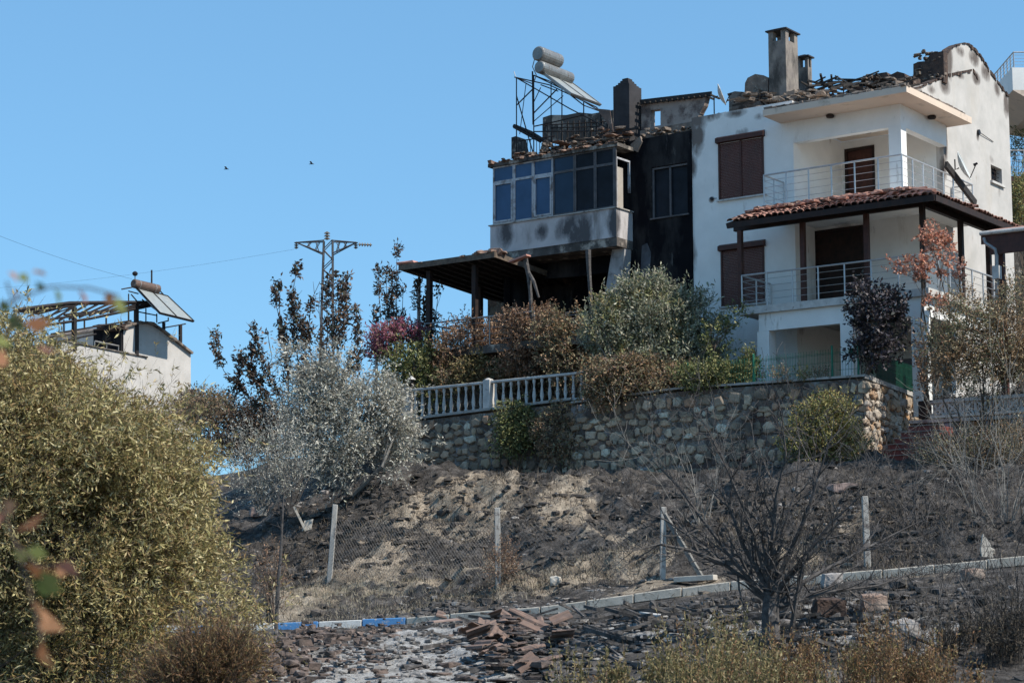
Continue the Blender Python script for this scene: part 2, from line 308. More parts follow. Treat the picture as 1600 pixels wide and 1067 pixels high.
# ------------------------------------------------------------------ terrain
KX = np.array([-40, -6.6, -4.6, -2.4, .7, 4.8, 7.2, 10.6, 40.]); KY = np.array([50., 48., 47.8, 47.4, 46., 44.5, 43.5, 42.3, 36.])
KZ = np.array([.0, .36, .44, .53, .76, 1.28, 1.42, 1.72, 4.0])
_c = pv(1350, 588, -3.0); WCX, WCY = _c.x, _c.y
def wallY(X): return np.maximum(55.6 - .7345 * (X - 9.54), 54.5)      # foot of the retaining wall
def height(X, Y):
    X = np.asarray(X, float); Y = np.asarray(Y, float)
    ky = np.interp(X, KX, KY); kz = np.interp(X, KX, KZ); wy = wallY(X)
    wz = np.interp(X, [-60, -14, -8, -3.5, 1, 9, 14, 60], [2.2, 3.4, 4.2, 5.35, 5.1, 4.65, 4.7, 6.5])
    t = np.clip((Y - ky) / (wy - ky), 0, 1)
    prof = np.interp(t, [0, .12, .28, .62, .82, 1], [0, .07, .23, .72, .92, 1.])
    bank = kz - .06 + (wz - kz) * prof
    g = np.interp(Y, [-30, 0, 14, 26, 36, 43], [-1.8, -1.75, -2.6, -1.4, -.45, .0])
    near = kz - .2 - .05 * (ky - Y); gg = g + kz * np.clip((Y - 25) / 18, 0, 1)
    bl = np.clip((ky - Y - 3) / 11, 0, 1); bl = bl * bl * (3 - 2 * bl); low = near * (1 - bl) + gg * bl
    back = np.clip((Y - wy - .1) / .25, 0, 1)
    left = np.clip((-4.2 - X) / 2.5, 0, 1)                             # no wall at the far left: the bank climbs instead
    back = back * (1 - left) + np.clip((Y - wy) / 6, 0, 1) * left
    top = np.interp(X, [-60, -20, -6, 0, 60], [4.0, 5.0, 6.9, 6.95, 6.95]) + 0 * Y
    right = np.clip((X - (WCX - .3 + .735 * (Y - WCY))) / .25, 0, 1) * np.clip(1 - (Y - 58.5) / 1.0, 0, 1)
    z = np.where(Y < ky, low, np.where(Y < wy, bank, bank + (top - bank) * back * (1 - right)))
    r = fbm(X * .35, Y * .35, 5, 3) * 1.1 + fbm(X * 1.5, Y * 1.5, 9, 4) * .42 + fbm(X * 5, Y * 5, 15, 3) * .20 - np.abs(fbm((X + .45 * Y) * .9, (Y - .45 * X) * .3, 41, 4)) * 1.3 + .2
    amp = np.where(Y < ky, np.clip((ky - Y - .6) / 3, 0, .35), np.clip((Y - ky - .4) / 2.5, 0, 1) * np.clip((wy - Y) / 1.2, .25, 1))
    amp = np.where(Y > wy, .12, amp)
    far = np.clip((Y - 130) / 200, 0, 1)
    return z + r * amp - far * 14
def ground_at(px, py, y0=27, y1=90):
    r = ray(px, py); ys = np.arange(y0, y1, .05); k = ys / r[1]
    h = height(k * r[0], ys); zz = k * r[2]; i = np.argmax(h >= zz)
    if not (h >= zz).any(): i = -1
    return Vector((k[i] * r[0], ys[i], h[i]))
def gz(x, y): return float(height(x, y))
def grown(a, b, step, far, k=1.22):
    xs = list(np.arange(a, b, step)); s = step
    while xs[-1] < far: s *= k; xs.append(xs[-1] + s)
    s = step
    while xs[0] > -far: s *= k; xs.insert(0, xs[0] - s)
    return np.array(xs)
gx = grown(-17, 19, .11, 3000); gy = grown(27, 66, .11, 3500)
GX, GY = np.meshgrid(gx, gy); GZ = height(GX, GY)
nx, ny = len(gx), len(gy)
me = bpy.data.meshes.new('ground'); me.vertices.add(nx * ny)
me.vertices.foreach_set('co', np.stack([GX, GY, GZ], -1).astype(np.float32).ravel())
i = (np.arange(ny - 1)[:, None] * nx + np.arange(nx - 1)[None, :]).ravel()
q = np.stack([i, i + 1, i + nx + 1, i + nx], -1).astype(np.int32); nf = len(q)
me.loops.add(nf * 4); me.polygons.add(nf); me.loops.foreach_set('vertex_index', q.ravel())
me.polygons.foreach_set('loop_start', np.arange(0, nf * 4, 4, dtype=np.int32)); me.polygons.foreach_set('loop_total', np.full(nf, 4, dtype=np.int32))
me.polygons.foreach_set('use_smooth', np.ones(nf, bool)); me.update(calc_edges=True)
def patchmap(spots):                         # burn pattern: where bare soil or ash lies on the ground
    a = np.zeros_like(GX)
    for px, py, rx, ry, s in spots:
        c = ground_at(px, py); e = ground_at(px, py - ry); dy = max(abs(e.y - c.y), .4); dx = rx / F * c.y
        a = np.maximum(a, s * np.exp(-((GX - c.x) / dx) ** 2 - ((GY - c.y) / dy) ** 2))
    return a
soil = patchmap([(745, 757, 80, 18, 1.2), (650, 790, 60, 22, 1.1), (885, 785, 55, 34, 1.2), (900, 755, 40, 12, .8), (600, 860, 80, 25, .7), (560, 905, 120, 25, .9), (700, 910, 140, 20, .9),
                 (900, 890, 120, 18, 1), (1010, 880, 70, 22, .9), (1010, 915, 60, 12, .8), (960, 845, 60, 15, .7), (1240, 875, 40, 25, .9), (1330, 800, 50, 14, .6), (640, 820, 50, 14, .7),
                 (470, 930, 70, 25, .9), (740, 940, 120, 8, .7), (1470, 900, 50, 14, .6), (760, 810, 50, 14, .5), (1100, 918, 50, 8, .9)])
ash = patchmap([(640, 1030, 130, 34, 1.3), (560, 1050, 150, 30, 1.2), (700, 990, 110, 14, .9), (700, 1060, 120, 20, 1.2), (1330, 980, 110, 30, .75), (1440, 985, 80, 34, .8), (1180, 965, 130, 30, .7), (1000, 985, 120, 22, .75), (930, 1010, 90, 26, .65), (430, 1040, 90, 26, .8), (860, 1010, 90, 24, .6), (430, 1055, 60, 16, .8),
                (410, 770, 50, 20, .5), (1250, 800, 90, 20, .35), (600, 765, 60, 14, .3)])
soil = np.clip(soil + fbm(GX * .9, GY * .9, 33, 4) * .7 * (soil > .08), 0, 1)
far_ = np.clip((np.hypot(GX, GY - 50) - 35) / 20, 0, 1); soil = np.maximum(soil, far_ * .8)
for nme, arr in (('soil', soil), ('ash', ash)):
    a = me.attributes.new(nme, 'FLOAT', 'POINT'); a.data.foreach_set('value', arr.astype(np.float32).ravel())
m, t, p = _new('burnt earth')
A1 = N(t, 'ShaderNodeAttribute', attribute_name='soil'); A2 = N(t, 'ShaderNodeAttribute', attribute_name='ash')
black = ramp(t, noise(t, 2.4, 10, rough=.75), [(.32, (.022, .02, .019)), (.46, (.062, .055, .05)), (.58, (.14, .125, .115)), (.70, (.27, .245, .225))])
tan = ramp(t, noise(t, 1.7, 10, rough=.75), [(.32, (.10, .085, .07)), (.46, (.26, .21, .16)), (.62, (.52, .43, .33))])
grey = ramp(t, noise(t, 3.1, 10, rough=.75), [(.34, (.13, .125, .12)), (.46, (.36, .345, .33)), (.62, (.58, .56, .53))])
def broken(att, sc, off):
    ad = N(t, 'ShaderNodeMath', operation='MULTIPLY_ADD'); ad.inputs[1].default_value = 1.3; ad.inputs[2].default_value = -.65
    t.links.new(noise(t, sc, 8, off=off, rough=.7), ad.inputs[0])
    s_ = N(t, 'ShaderNodeMath', operation='ADD'); t.links.new(att, s_.inputs[0]); t.links.new(ad.outputs[0], s_.inputs[1]); return ramp(t, s_.outputs[0], [(.40, 0.), (.56, 1.)])
c = mixc(t, broken(A1.outputs['Fac'], 3.2, 2), black, tan); c = mixc(t, broken(A2.outputs['Fac'], 2.6, 9), c, grey)
c = mixc(t, ramp(t, noise(t, 13, 6, off=4), [(.58, 0.), (.64, .75)]), c, (.03, .027, .026))
t.links.new(c, p.inputs['Base Color']); p.inputs['Roughness'].default_value = .95; p.inputs['Specular IOR Level'].default_value = .15
bump(t, p, noise(t, 9, 10, rough=.75), 1.0, .12); M['ground'] = m
ground = bpy.data.objects.new('ground', me); C.objects.link(ground); me.materials.append(m); ground['kind'] = 'structure'
# kerb along the road: real stones 20 cm wide, 17 cm high
def kerb_run(x0, x1, n, mats_seq):
    mb = MB(); xs = np.linspace(x0, x1, n + 1)
    for i in range(n):
        a, b = xs[i] + .012, xs[i + 1] - .012; mb.mi = mats_seq(i, (a + b) / 2); q = []
        dz = random.uniform(-.012, .012)
        for z_ in (-.2, .0):
            for X, o in ((a, -.1), (b, -.1), (b, .1), (a, .1)):
                q.append((X, float(np.interp(X, KX, KY)) + o - .02, float(np.interp(X, KX, KZ)) + z_ + dz))
        mb.hexa(q)
    return mb
def seq(i, X):
    if -5.5 < X < -4.5 or -3.46 < X < -2.46 or -7.6 < X < -6.5: return 1
    return 0 if X < -2.4 else 2
kb = kerb_run(-5.49 - 1.02 * 5, -10.59 + 1.02 * 26, 26, lambda i, X: seq(i, X)); kerb = kb.build('kerb', [M['kerb_white'], M['blue_paint'], M['kerb_dust']], None, (0, 46, .5), bevel=.015); kerb['kind'] = 'structure'

# ------------------------------------------------------------------ stone retaining walls
def slab_px(mb, pts, v, th, axis='v'):       # upright slab: outline seen in the picture, standing on the plane v (or u), th metres thick
    if axis == 'v': mb.prism([pv(x, y, v) for x, y in pts], V * th)
    else: mb.prism([pu(x, y, v) for x, y in pts], U * -th)
VW = -3.0
UC = to_h(pv(1350, 588, VW))[0]
r_ = thing('retaining_wall', 'long rubble stone retaining wall below the white house, with a sunlit return at its corner', 'stone wall', W(UC - 6, VW, 4.5))
mb = MB(); slab_px(mb, [(892, 634), (1058, 612), (1349, 591), (1349, 765), (892, 765)], VW, .5); mb.build('front_face', M['stone'], r_)
mb = MB(); zc = pv(1350, 588, VW).z
mb.hexa([W(UC - .5, VW + .502, 4), W(UC + .003, VW - .003, 4), W(UC + .003, VW + 4.2, 4), W(UC - .5, VW + 4.2, 4), W(UC - .5, VW + .502, zc - .06), W(UC + .003, VW - .003, zc - .06), W(UC + .003, VW + 4.2, zc - .36), W(UC - .5, VW + 4.2, zc - .36)])
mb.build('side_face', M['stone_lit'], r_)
mb = MB(); c0 = [pv(892, 630, VW - .03), pv(1058, 608, VW - .03), pv(1351, 588, VW - .03)]
for a, b in zip(c0, c0[1:]): mb.hexa([a, b, b + V * .56, a + V * .56] + [p_ + Vector((0, 0, .06)) for p_ in (a, b, b + V * .56, a + V * .56)])
a, b = W(UC + .04, VW - .04, zc), W(UC + .04, VW + 4.2, zc - .3)
mb.hexa([a - U * .4 + V * .57 - Vector((0, 0, .055)), a - Vector((0, 0, .055)), b - Vector((0, 0, .055)), b - U * .4 - Vector((0, 0, .055)), a - U * .4 + V * .57 + Vector((0, 0, .07)), a + Vector((0, 0, .07)), b + Vector((0, 0, .07)), b - U * .4 + Vector((0, 0, .07))])
mb.build('coping', M['concrete'], r_)
r_ = thing('stone_wall', 'sooty lower rubble wall carrying the white balustrade, left of the hanging shrubs', 'stone wall', pv(760, 740, VW + .05))
mb = MB(); slab_px(mb, [(600, 664), (880, 631), (891, 634), (891, 770), (600, 770)], VW + .05, .5); mb.build('masonry', M['stone_left'], r_)
mb = MB(); a, b = pv(600, 661, VW), pv(891, 625, VW)
mb.hexa([a, b, b + V * .5, a + V * .5] + [p_ + Vector((0, 0, .08)) for p_ in (a, b, b + V * .5, a + V * .5)]); mb.build('coping', M['concrete'], r_)
def laid_stones(name, parent, O, A, B, out, w_, h_, mat_, s_=.34):
    # individual rubble stones bedded in the wall face; O + A*x + B*z, protruding along out
    mb = MB(); z = 0.0
    while True:
        rh = s_ * random.uniform(.5, 1.15); x = random.uniform(-.2, 0); any_ = False
        while x < w_:
            rw = s_ * random.uniform(.55, 1.6); zc_ = z + rh / 2 + random.uniform(-.08, .08); xc = x + rw / 2
            hx = h_(xc) if callable(h_) else h_
            if zc_ < hx - rh * .35:
                any_ = True; c = O + A * xc + Vector((0, 0, zc_)) + out * random.uniform(-.03, .02); n = len(mb.v); k = random.choice((4, 5, 5, 6, 7)); a0 = random.uniform(0, 6)
                ring = []
                for i in range(k):
                    t = a0 + 2 * math.pi * i / k + random.uniform(-.3, .3); q = (abs(math.cos(t)) ** 4 + abs(math.sin(t)) ** 4) ** -.25 * random.uniform(.82, 1.1); ring.append((math.cos(t) * q * rw * .47, math.sin(t) * q * rh * .47))
                dep = random.uniform(.05, .10)
                for sc, d in ((1.0, 0), (.9, dep * .8), (.6, dep)):
                    for a, b in ring: mb.v.append(tuple(c + A * (a * sc) + Vector((0, 0, b * sc)) + out * d))
                for l in (0, 1):
                    for i in range(k): j = (i + 1) % k; mb.f.append((n + l * k + i, n + l * k + j, n + (l + 1) * k + j, n + (l + 1) * k + i)); mb.m.append(0)
                mb.f.append(tuple(n + 2 * k + i for i in range(k))); mb.m.append(0)
            x += rw
        z += rh
        if z > 3.2 or not any_: break
    return mb.build(name, mat_, parent)
def stone_rand(name, cols, dark):
    m, t, p = _new(name); g = N(t, 'ShaderNodeNewGeometry'); k = len(cols); col = ramp(t, g.outputs['Random Per Island'], [(i / k, c) for i, c in enumerate(cols)], 'CONSTANT')
    fine = noise(t, 12, 9, rough=.7); col = mixc(t, ramp(t, fine, [(.38, 0.), (.66, .65)]), col, [x * .6 for x in cols[0]]); col = mixc(t, ramp(t, noise(t, .9, 8), [(.46, 0.), (.66, .85)]), col, dark)
    t.links.new(col, p.inputs['Base Color']); p.inputs['Roughness'].default_value = .92; p.inputs['Specular IOR Level'].default_value = .2; bump(t, p, fine, .8, .05); return m
SC = [(0.481, 0.373, 0.256), (0.623, 0.505, 0.383), (0.326, 0.253, 0.186), (0.538, 0.392, 0.266), (0.72, 0.683, 0.553), (0.411, 0.31, 0.223), (0.538, 0.315, 0.202), (0.241, 0.189, 0.143), (0.595, 0.455, 0.33), (0.382, 0.297, 0.223), (0.708, 0.568, 0.415)]
M['stones'] = stone_rand('rubble stones', SC, (.07, .062, .056)); M['stones_sun'] = stone_rand('sun-tinted laid stones', [(.50, .41, .32), (.60, .54, .46), (.38, .29, .21), (.52, .31, .17), (.42, .38, .34), (.56, .50, .45)], (.28, .22, .17))  # second set carries the sunlight of the return in its stone colours
rw0 = bpy.data.objects['retaining_wall']; rw1 = bpy.data.objects['stone_wall']
def zline(pts, v):
    q = [to_h(pv(x, y, v)) for x, y in pts]; us_ = [a[0] for a in q]; zs_ = [a[2] for a in q]; return us_, zs_
us_, zs_ = zline([(892, 634), (1058, 612), (1349, 591)], VW)
laid_stones('stones', rw0, W(us_[0], VW, 4.5), U, None, -V, us_[-1] - us_[0] - .15, lambda x: float(np.interp(us_[0] + x, us_, zs_)) - 4.5 - .03, M['stones'])
laid_stones('side_stones', rw0, W(UC + .003, VW, 4.2), V, None, U, 4.15, lambda x: zc - .06 - .3 * x / 4.2 - 4.2 - .02, M['stones_sun'], .30)
ul_, zl_ = zline([(600, 664), (880, 631), (891, 634)], VW + .05)
laid_stones('stones', rw1, W(ul_[0], VW + .05, 4.8), U, None, -V, ul_[-1] - ul_[0] - .1, lambda x: float(np.interp(ul_[0] + x, ul_, zl_)) - 4.8 - .03, M['stones'])
# right-hand low wall with red steps and lattice balustrade
VR = VW + 1.3
r_ = thing('stone_wall', 'low stone wall with orange and grey blocks to the right of the red steps', 'stone wall', pv(1500, 740, VR))
mb = MB(); slab_px(mb, [(1422, 664), (1640, 652), (1640, 770), (1422, 770)], VR, .5)
ur_, zr_ = zline([(1422, 664), (1640, 652)], VR); laid_stones('stones', r_, W(ur_[0], VR, 4.4), U, None, -V, ur_[1] - ur_[0] - .1, lambda x: float(np.interp(ur_[0] + x, ur_, zr_)) - 4.4 - .03, stone_rand('mixed stones', [(.24, .22, .20), (.38, .19, .08), (.30, .28, .27), (.17, .15, .14), (.34, .18, .12), (.40, .39, .42)], (.06, .055, .05)), .36)
STR = stonemat('mixed block wall', 2.3, [(.22, .20, .18), (.34, .16, .06), (.28, .26, .25), (.15, .13, .12), (.30, .15, .10), (.36, .35, .38), (.10, .09, .085)], (.08, .072, .066), .07, 1.0)
mb.build('masonry', STR, r_)
mb = MB(); a, b = pv(1420, 662, VR - .03), pv(1642, 650, VR - .03)
mb.hexa([a, b, b + V * .56, a + V * .56] + [p_ + Vector((0, 0, .09)) for p_ in (a, b, b + V * .56, a + V * .56)]); mb.build('coping', M['concrete'], r_)
r_ = thing('stair', 'short red painted stair climbing beside the sunlit stone wall corner', 'stair', W(UC + .5, VW, 4.6))
s0 = pv(1366, 722, VW + .3); hu, hv, hz = to_h(s0)
for k in range(6):
    mb = MB(); mb.hb(hu + .02 + .19 * k, hu + 1.9, hv + .02 * k, hv + 1.4 - .02 * k, hz - .35 + (.155 * k + .003 if k else 0), hz - .02 + .155 * (k + 1) - .155 * 0); mb.build('step', M['step'], r_); mb = MB(); mb.hb(hu - .01 + .19 * k, hu + 1.93, hv + .02 * k - .03, hv + .3, hz - .018 + .155 * (k + 1), hz + .012 + .155 * (k + 1)); mb.build('tread', M['pink_stone'], r_)
mb = MB()
pa, pb = to_h(pv(1436, 627, VR + .1)), to_h(pv(1452, 656, VR + .1))
mb.hb(pa[0], pb[0], VR + .02, VR + .3, pb[2] + .04, pa[2]); tag(mb.build('gate_post', M['brown_dark'], bevel=.02), 'dark brown square post at the left end of the white lattice balustrade', 'gate post')
r_ = thing('lattice_balustrade', 'white concrete balustrade of crossed X panels on the right-hand low wall', 'balustrade', pv(1520, 655, VR))
a0, a1 = to_h(pv(1454, 628, VR + .15)), to_h(pv(1454, 652, VR + .15)); b0, b1 = to_h(pv(1600, 618, VR + .15)), to_h(pv(1600, 642, VR + .15))
mb = MB(); L = lambda f, s: W(a0[0] + (b0[0] - a0[0]) * f, VR + .15, (a0[2] + (b0[2] - a0[2]) * f) if s else (a1[2] + (b1[2] - a1[2]) * f))
mb.beam(L(-.0, 1), L(1.3, 1), .16, .09); mb.beam(L(0, 0), L(1.3, 0), .16, .07); mb.build('rail', M['whitewash'], r_)
for k in range(8):
    mb = MB(); f0, f1 = k / 6.2, (k + 1) / 6.2
    mb.beam(L(f0, 0), L(f1, 1), .08, .06); mb.beam(L(f0, 1) + V * .005, L(f1, 0) + V * .005, .075, .056); mb.beam(L(f1, 0) + V * .01, L(f1, 1) + V * .01, .07, .05)
    fc = (f0 + f1) / 2; ce = (L(fc, 0) + L(fc, 1)) / 2; ring = [ce + U * math.cos(x_) * .13 + Vector((0, 0, math.sin(x_) * .13)) for x_ in np.linspace(0, 2 * math.pi, 11)]
    mb.tube(ring, .025, 5); mb.build('lattice_panel', M['whitewash'], r_)
# white balustrade on the left
r_ = thing('balustrade', 'white turned concrete balustrade on the terrace edge under the burnt house', 'balustrade', pv(770, 640, VW + .25))
T0, T1 = pv(632, 611, VW + .2), pv(915, 582, VW + .2); B0, B1 = pv(632, 655, VW + .2), pv(915, 622, VW + .2)
lt = lambda f: T0.lerp(T1, f); lb = lambda f: B0.lerp(B1, f)
mb = MB(); mb.beam(lt(0), lt(1), .17, .075); mb.build('handrail', M['whitewash'], r_, bevel=.01)
mb = MB(); mb.beam(lb(0), lb(1), .17, .06); mb.build('base_rail', M['whitewash'], r_, bevel=.01)
for k in range(24):
    f = (k + .5) / 24
    if abs(f - .47) < .02: continue
    b, tt = lb(f), lt(f); h = (tt - b).length - .05; mb = MB()
    mb.lathe(b + Vector((0, 0, .02)), [(.055, 0), (.055, h * .06), (.035, h * .1), (.062, h * .3), (.045, h * .5), (.028, h * .68), (.033, h * .8), (.05, h * .86), (.05, h)], 8)
    mb.build('baluster', M['whitewash'], r_, smooth=True)
for px in (768, 636):
    a = pv(px, 600, VW + .2); f = (px - 632) / 283; b, tt = lb(f), lt(f); hu, hv, _ = to_h(b); mb = MB()
    mb.hb(hu - .13, hu + .13, hv - .13, hv + .13, b.z - .05, tt.z + .07); mb.lathe((b.x, b.y, tt.z + .07), [(.15, 0), (.13, .03), (.05, .06), (.01, .07)], 8); mb.build('post', M['whitewash'], r_)
# ------------------------------------------------------------------ building helpers
def pz(x, y, z): r = Vector(ray(x, y)); return r * (z / r.z)
def wall_holes(mb, u0, u1, z0, z1, v, th, holes, axis='v'):
    us = sorted({u0, u1, *[h[0] for h in holes], *[h[1] for h in holes]}); zs = sorted({z0, z1, *[h[2] for h in holes], *[h[3] for h in holes]})
    P = (lambda a, z, d: W(a, v + d, z)) if axis == 'v' else (lambda a, z, d: W(v - d, a, z))
    solid = lambda i, j: 0 <= i < len(us) - 1 and 0 <= j < len(zs) - 1 and not any(h[0] - 1e-6 <= us[i] and us[i + 1] <= h[1] + 1e-6 and h[2] - 1e-6 <= zs[j] and zs[j + 1] <= h[3] + 1e-6 for h in holes)
    for i in range(len(us) - 1):
        for j in range(len(zs) - 1):
            if not solid(i, j): continue
            a, b, c, d = us[i], us[i + 1], zs[j], zs[j + 1]
            mb.face([P(a, c, 0), P(b, c, 0), P(b, d, 0), P(a, d, 0)]); mb.face([P(a, c, th), P(a, d, th), P(b, d, th), P(b, c, th)])
            if not solid(i - 1, j): mb.face([P(a, c, 0), P(a, d, 0), P(a, d, th), P(a, c, th)])
            if not solid(i + 1, j): mb.face([P(b, c, 0), P(b, c, th), P(b, d, th), P(b, d, 0)])
            if not solid(i, j - 1): mb.face([P(a, c, 0), P(a, c, th), P(b, c, th), P(b, c, 0)])
            if not solid(i, j + 1): mb.face([P(a, d, 0), P(b, d, 0), P(b, d, th), P(a, d, th)])
def rubble(mb, fn, n, smin, smax, flat=.5):
    for _ in range(n):
        a = random.uniform(smin, smax); mb.rock(fn(), a * random.uniform(.7, 2.2), a * random.uniform(.6, 1.2), a * random.uniform(.2, .8) * flat * 1.6, random.uniform(0, 3.1), .38)
def sticks(mb, fn, n, lmin, lmax, w=.05, tilt=.35):
    for _ in range(n):
        p = Vector(fn()); a = random.uniform(0, 6.28); L = random.uniform(lmin, lmax); e = random.uniform(-tilt, tilt)
        d = Vector((math.cos(a) * math.cos(e), math.sin(a) * math.cos(e), math.sin(e))) * L / 2; mb.beam(p - d, p + d, w * random.uniform(.5, 1.3))
def tile_field(mb, A, B, Cc, D, nc, nr, miss=.04, jig=.02):
    # A,B along the eave, D,Cc along the top; half-round clay tiles
    A, B, Cc, D = map(Vector, (A, B, Cc, D)); nrm = (B - A).cross(D - A).normalized()
    for j in range(nr):
        for i in range(nc):
            if random.random() < miss: continue
            f0, f1 = (j - .12) / nr, (j + 1) / nr; g = (i + .5) / nc
            lo = A.lerp(B, g).lerp(D.lerp(Cc, g), f0) + nrm * (.035 + .012); hi = A.lerp(B, g).lerp(D.lerp(Cc, g), f1) + nrm * .02
            wd = (A.lerp(D, f0) - B.lerp(Cc, f0)).length / nc * .52; ax = (B - A).normalized()
            o = Vector([random.uniform(-jig, jig) for _ in range(3)])
            if random.random() < .06: o += nrm * random.uniform(.02, .07) + Vector([random.uniform(-.06, .06) for _ in range(3)])
            r0 = [lo + o + ax * math.cos(t_) * wd + nrm * math.sin(t_) * wd * .75 for t_ in np.linspace(0, math.pi, 6)]
            r1 = [hi + o + ax * math.cos(t_) * wd * .85 + nrm * math.sin(t_) * wd * .65 for t_ in np.linspace(0, math.pi, 6)]
            for k in range(5): mb.face([r0[k], r0[k + 1], r1[k + 1], r1[k]])
            r2 = [q - nrm * .018 for q in r0]
            for k in range(5): mb.face([r0[k + 1], r0[k], r2[k], r2[k + 1]])
def railing(parent, pts, z, h, step, mat_, name='railing', bars=4, first=True, rad=.024, maxposts=40):
    mb = MB(); pts = [Vector(p) for p in pts]
    for a, b in zip(pts, pts[1:]):
        up = Vector((0, 0, 1)); mb.tube([a + up * (z + h), b + up * (z + h)], rad * 1.15, 8)
        for k in range(bars): zz = z + h * (.2 + .62 * k / max(bars - 1, 1)); mb.tube([a + up * zz, b + up * zz], .0085, 5)
    rl = mb.build(name, mat_, parent); 
    for si, (a, b) in enumerate(zip(pts, pts[1:])):
        n = max(1, round((b - a).length / step))
        for k in range(0 if si == 0 else 1, n + 1):
            p_ = a.lerp(b, k / n); mb = MB(); mb.tube([p_ + Vector((0, 0, z)), p_ + Vector((0, 0, z + h))], rad, 8); mb.tube([p_ + Vector((0, 0, z)), p_ + Vector((0, 0, z + .02))], rad * 2, 8)
            mb.build('post', mat_, rl)
    return rl
def XY(u, v): return W(u, v, 0)
def shutter_window(parent, x0, y0, x1, y1, v, pale=False):
    a = to_h(pv(x0, y0, v)); b = to_h(pv(x1, y1, v)); u0, u1, z0, z1 = a[0], b[0], b[2], a[2]
    mb = MB()
    mb.hb(u0 + .03, u0 + .09, v - .035, v + .09, z0, z1 - .2); mb.hb(u1 - .09, u1 - .03, v - .035, v + .09, z0, z1 - .2)
    um = (u0 + u1) / 2; mb.hb(um - .03, um + .03, v - .032, v + .09, z0, z1 - .2)
    wn = mb.build('window', M['brown'], parent)
    mb = MB(); mb.prism([W(u0 - .02, v + .0, z1), W(u0 - .02, v - .13, z1 - .06), W(u0 - .02, v - .13, z1 - .2), W(u0 - .02, v + .0, z1 - .22)], U * (u1 - u0 + .04)); mb.build('shutter_box', M['brown'], wn)
    mb = MB(); n = int((z1 - z0 - .2) / .05)
    for s0, s1 in ((u0 + .09, um - .03), (um + .03, u1 - .09)):
        for k in range(n):
            zz = z0 + k * .05; mb.hexa([W(s0, v - .012, zz), W(s1, v - .012, zz), W(s1, v + .05, zz), W(s0, v + .05, zz), W(s0, v - .006, zz + .046), W(s1, v - .006, zz + .046), W(s1, v + .05, zz + .046), W(s0, v + .05, zz + .046)])
    mb.build('shutter', M['shutter'], wn)
    mb = MB(); mb.hb(u0 - .02, u1 + .05, v - .09, v + .05, z0 - .05, z0 - .001); mb.build('sill', M['whitewash'], wn)
# ------------------------------------------------------------------ white house
VF, US, ZB = 1.0, -.6, 6.2
ZF1, ZF2, ZR = 9.80, 12.87, 15.75           # lower balcony floor, upper balcony floor, roof soffit
ULW = to_h(pv(1082, 300, VF))[0]
ULG = to_h(pv(1240, 250, VF))[0]            # end of facade, start of the loggia
VB = to_h(pu(1475, 250, US))[1]             # near edge of the sunlit side wall = loggia back wall
VE = to_h(pu(1577, 200, US))[1]
print('white house', ULW, ULG, VB, VE)
wh = thing('house', 'white house with wrap-around balconies, brown shutters and a burnt-off roof', 'house', W(-4, 3, ZB))
mb = MB(); zt = to_h(pv(1090, 183, VF))[2]; mb.hb(ULW + .02, ULG - .26, VF + .25, VF + .9, zt - .25, zt - .02)
mb.hb(ULW, ULG, VF, VF + .25, ZB, zt)                                   # facade
mb.hb(ULG - .25, ULG, VF + .25, VB, ZB, 15.748)                           # wall returning into the loggia
mb.build('front_wall', M['plaster'], wh)
da, db = to_h(pv(1322, 236, VB)), to_h(pv(1366, 305, VB)); VB2 = 2.3; ea, eb = to_h(pv(1273, 364, VB2)), to_h(pv(1350, 470, VB2))
mb = MB(); wall_holes(mb, ULG, US - .25, ZF1, 15.748, VB, .22, [(da[0], db[0], ZF2, da[2])]); wall_holes(mb, ULG + .003, US - .003, ZF1, ZF2 - .25, VB2, .2, [(ea[0], eb[0], ZF1, ea[2])]); wall_holes(mb, ULG, US - .003, ZB, ZF1 - .225, VB, .22, [(-3.2, -1.2, ZB, 8.6)]); mb.hb(US - .2, US - .003, VB2 + .203, VB, ZF1, ZF2 - .25); mb.build('balcony_back_wall', M['plaster'], wh)
# side wall with its curved gable
def gp(x, y): p_ = to_h(pu(x, y, US)); return (p_[1], p_[2])
prof = [gp(1425, 141), gp(1440, 133), gp(1472, 121), gp(1477, 116), gp(1478, 86), gp(1485, 77), gp(1495, 71), gp(1505, 68), gp(1513, 69), gp(1524, 78), gp(1532, 88), gp(1545, 108), gp(1560, 130), gp(1575, 150)]
w0, w1 = gp(1548, 257), gp(1566, 290); wv0, wv1, wz0, wz1 = w0[0], w1[0], w1[1], w0[1]
mb = MB(); P = lambda v, z, d: W(US - d, v, z)
def vstrip(v0, v1, zb0, zt0, zt1, th=.25, zb1=None):
    zb1 = zb0 if zb1 is None else zb1; mb.hexa([P(v0, zb0, th), P(v0, zb0, 0), P(v1, zb1, 0), P(v1, zb1, th), P(v0, zt0, th), P(v0, zt0, 0), P(v1, zt1, 0), P(v1, zt1, th)])
top = lambda v: float(np.interp(v, [q[0] for q in prof], [q[1] for q in prof]))
cuts = sorted({q[0] for q in prof if q[0] < prof[-1][0]} | {VB, wv0, wv1, VE}); 
pr = MB()
def poly_side(mb_, pts, th=.25): mb_.prism([W(US, v, z) for v, z in pts], U * -th)
poly_side(mb, [(VB, ZB), (wv0, ZB)] + [(wv0, top(wv0))] + [q for q in reversed(prof) if VB < q[0] < wv0] + [(VB, top(VB) if top(VB) < 17.9 else 17.2)])
poly_side(mb, [(prof[0][0], ZR + .26), (VB, ZR + .26), (VB, min(top(VB), 17.2))] + [q for q in reversed(prof) if prof[0][0] <= q[0] < VB])
poly_side(mb, [(wv0, wz1), (wv1, wz1), (wv1, top(wv1)), (wv0, top(wv0))]); poly_side(mb, [(wv0, ZB), (wv1, ZB), (wv1, wz0), (wv0, wz0)])
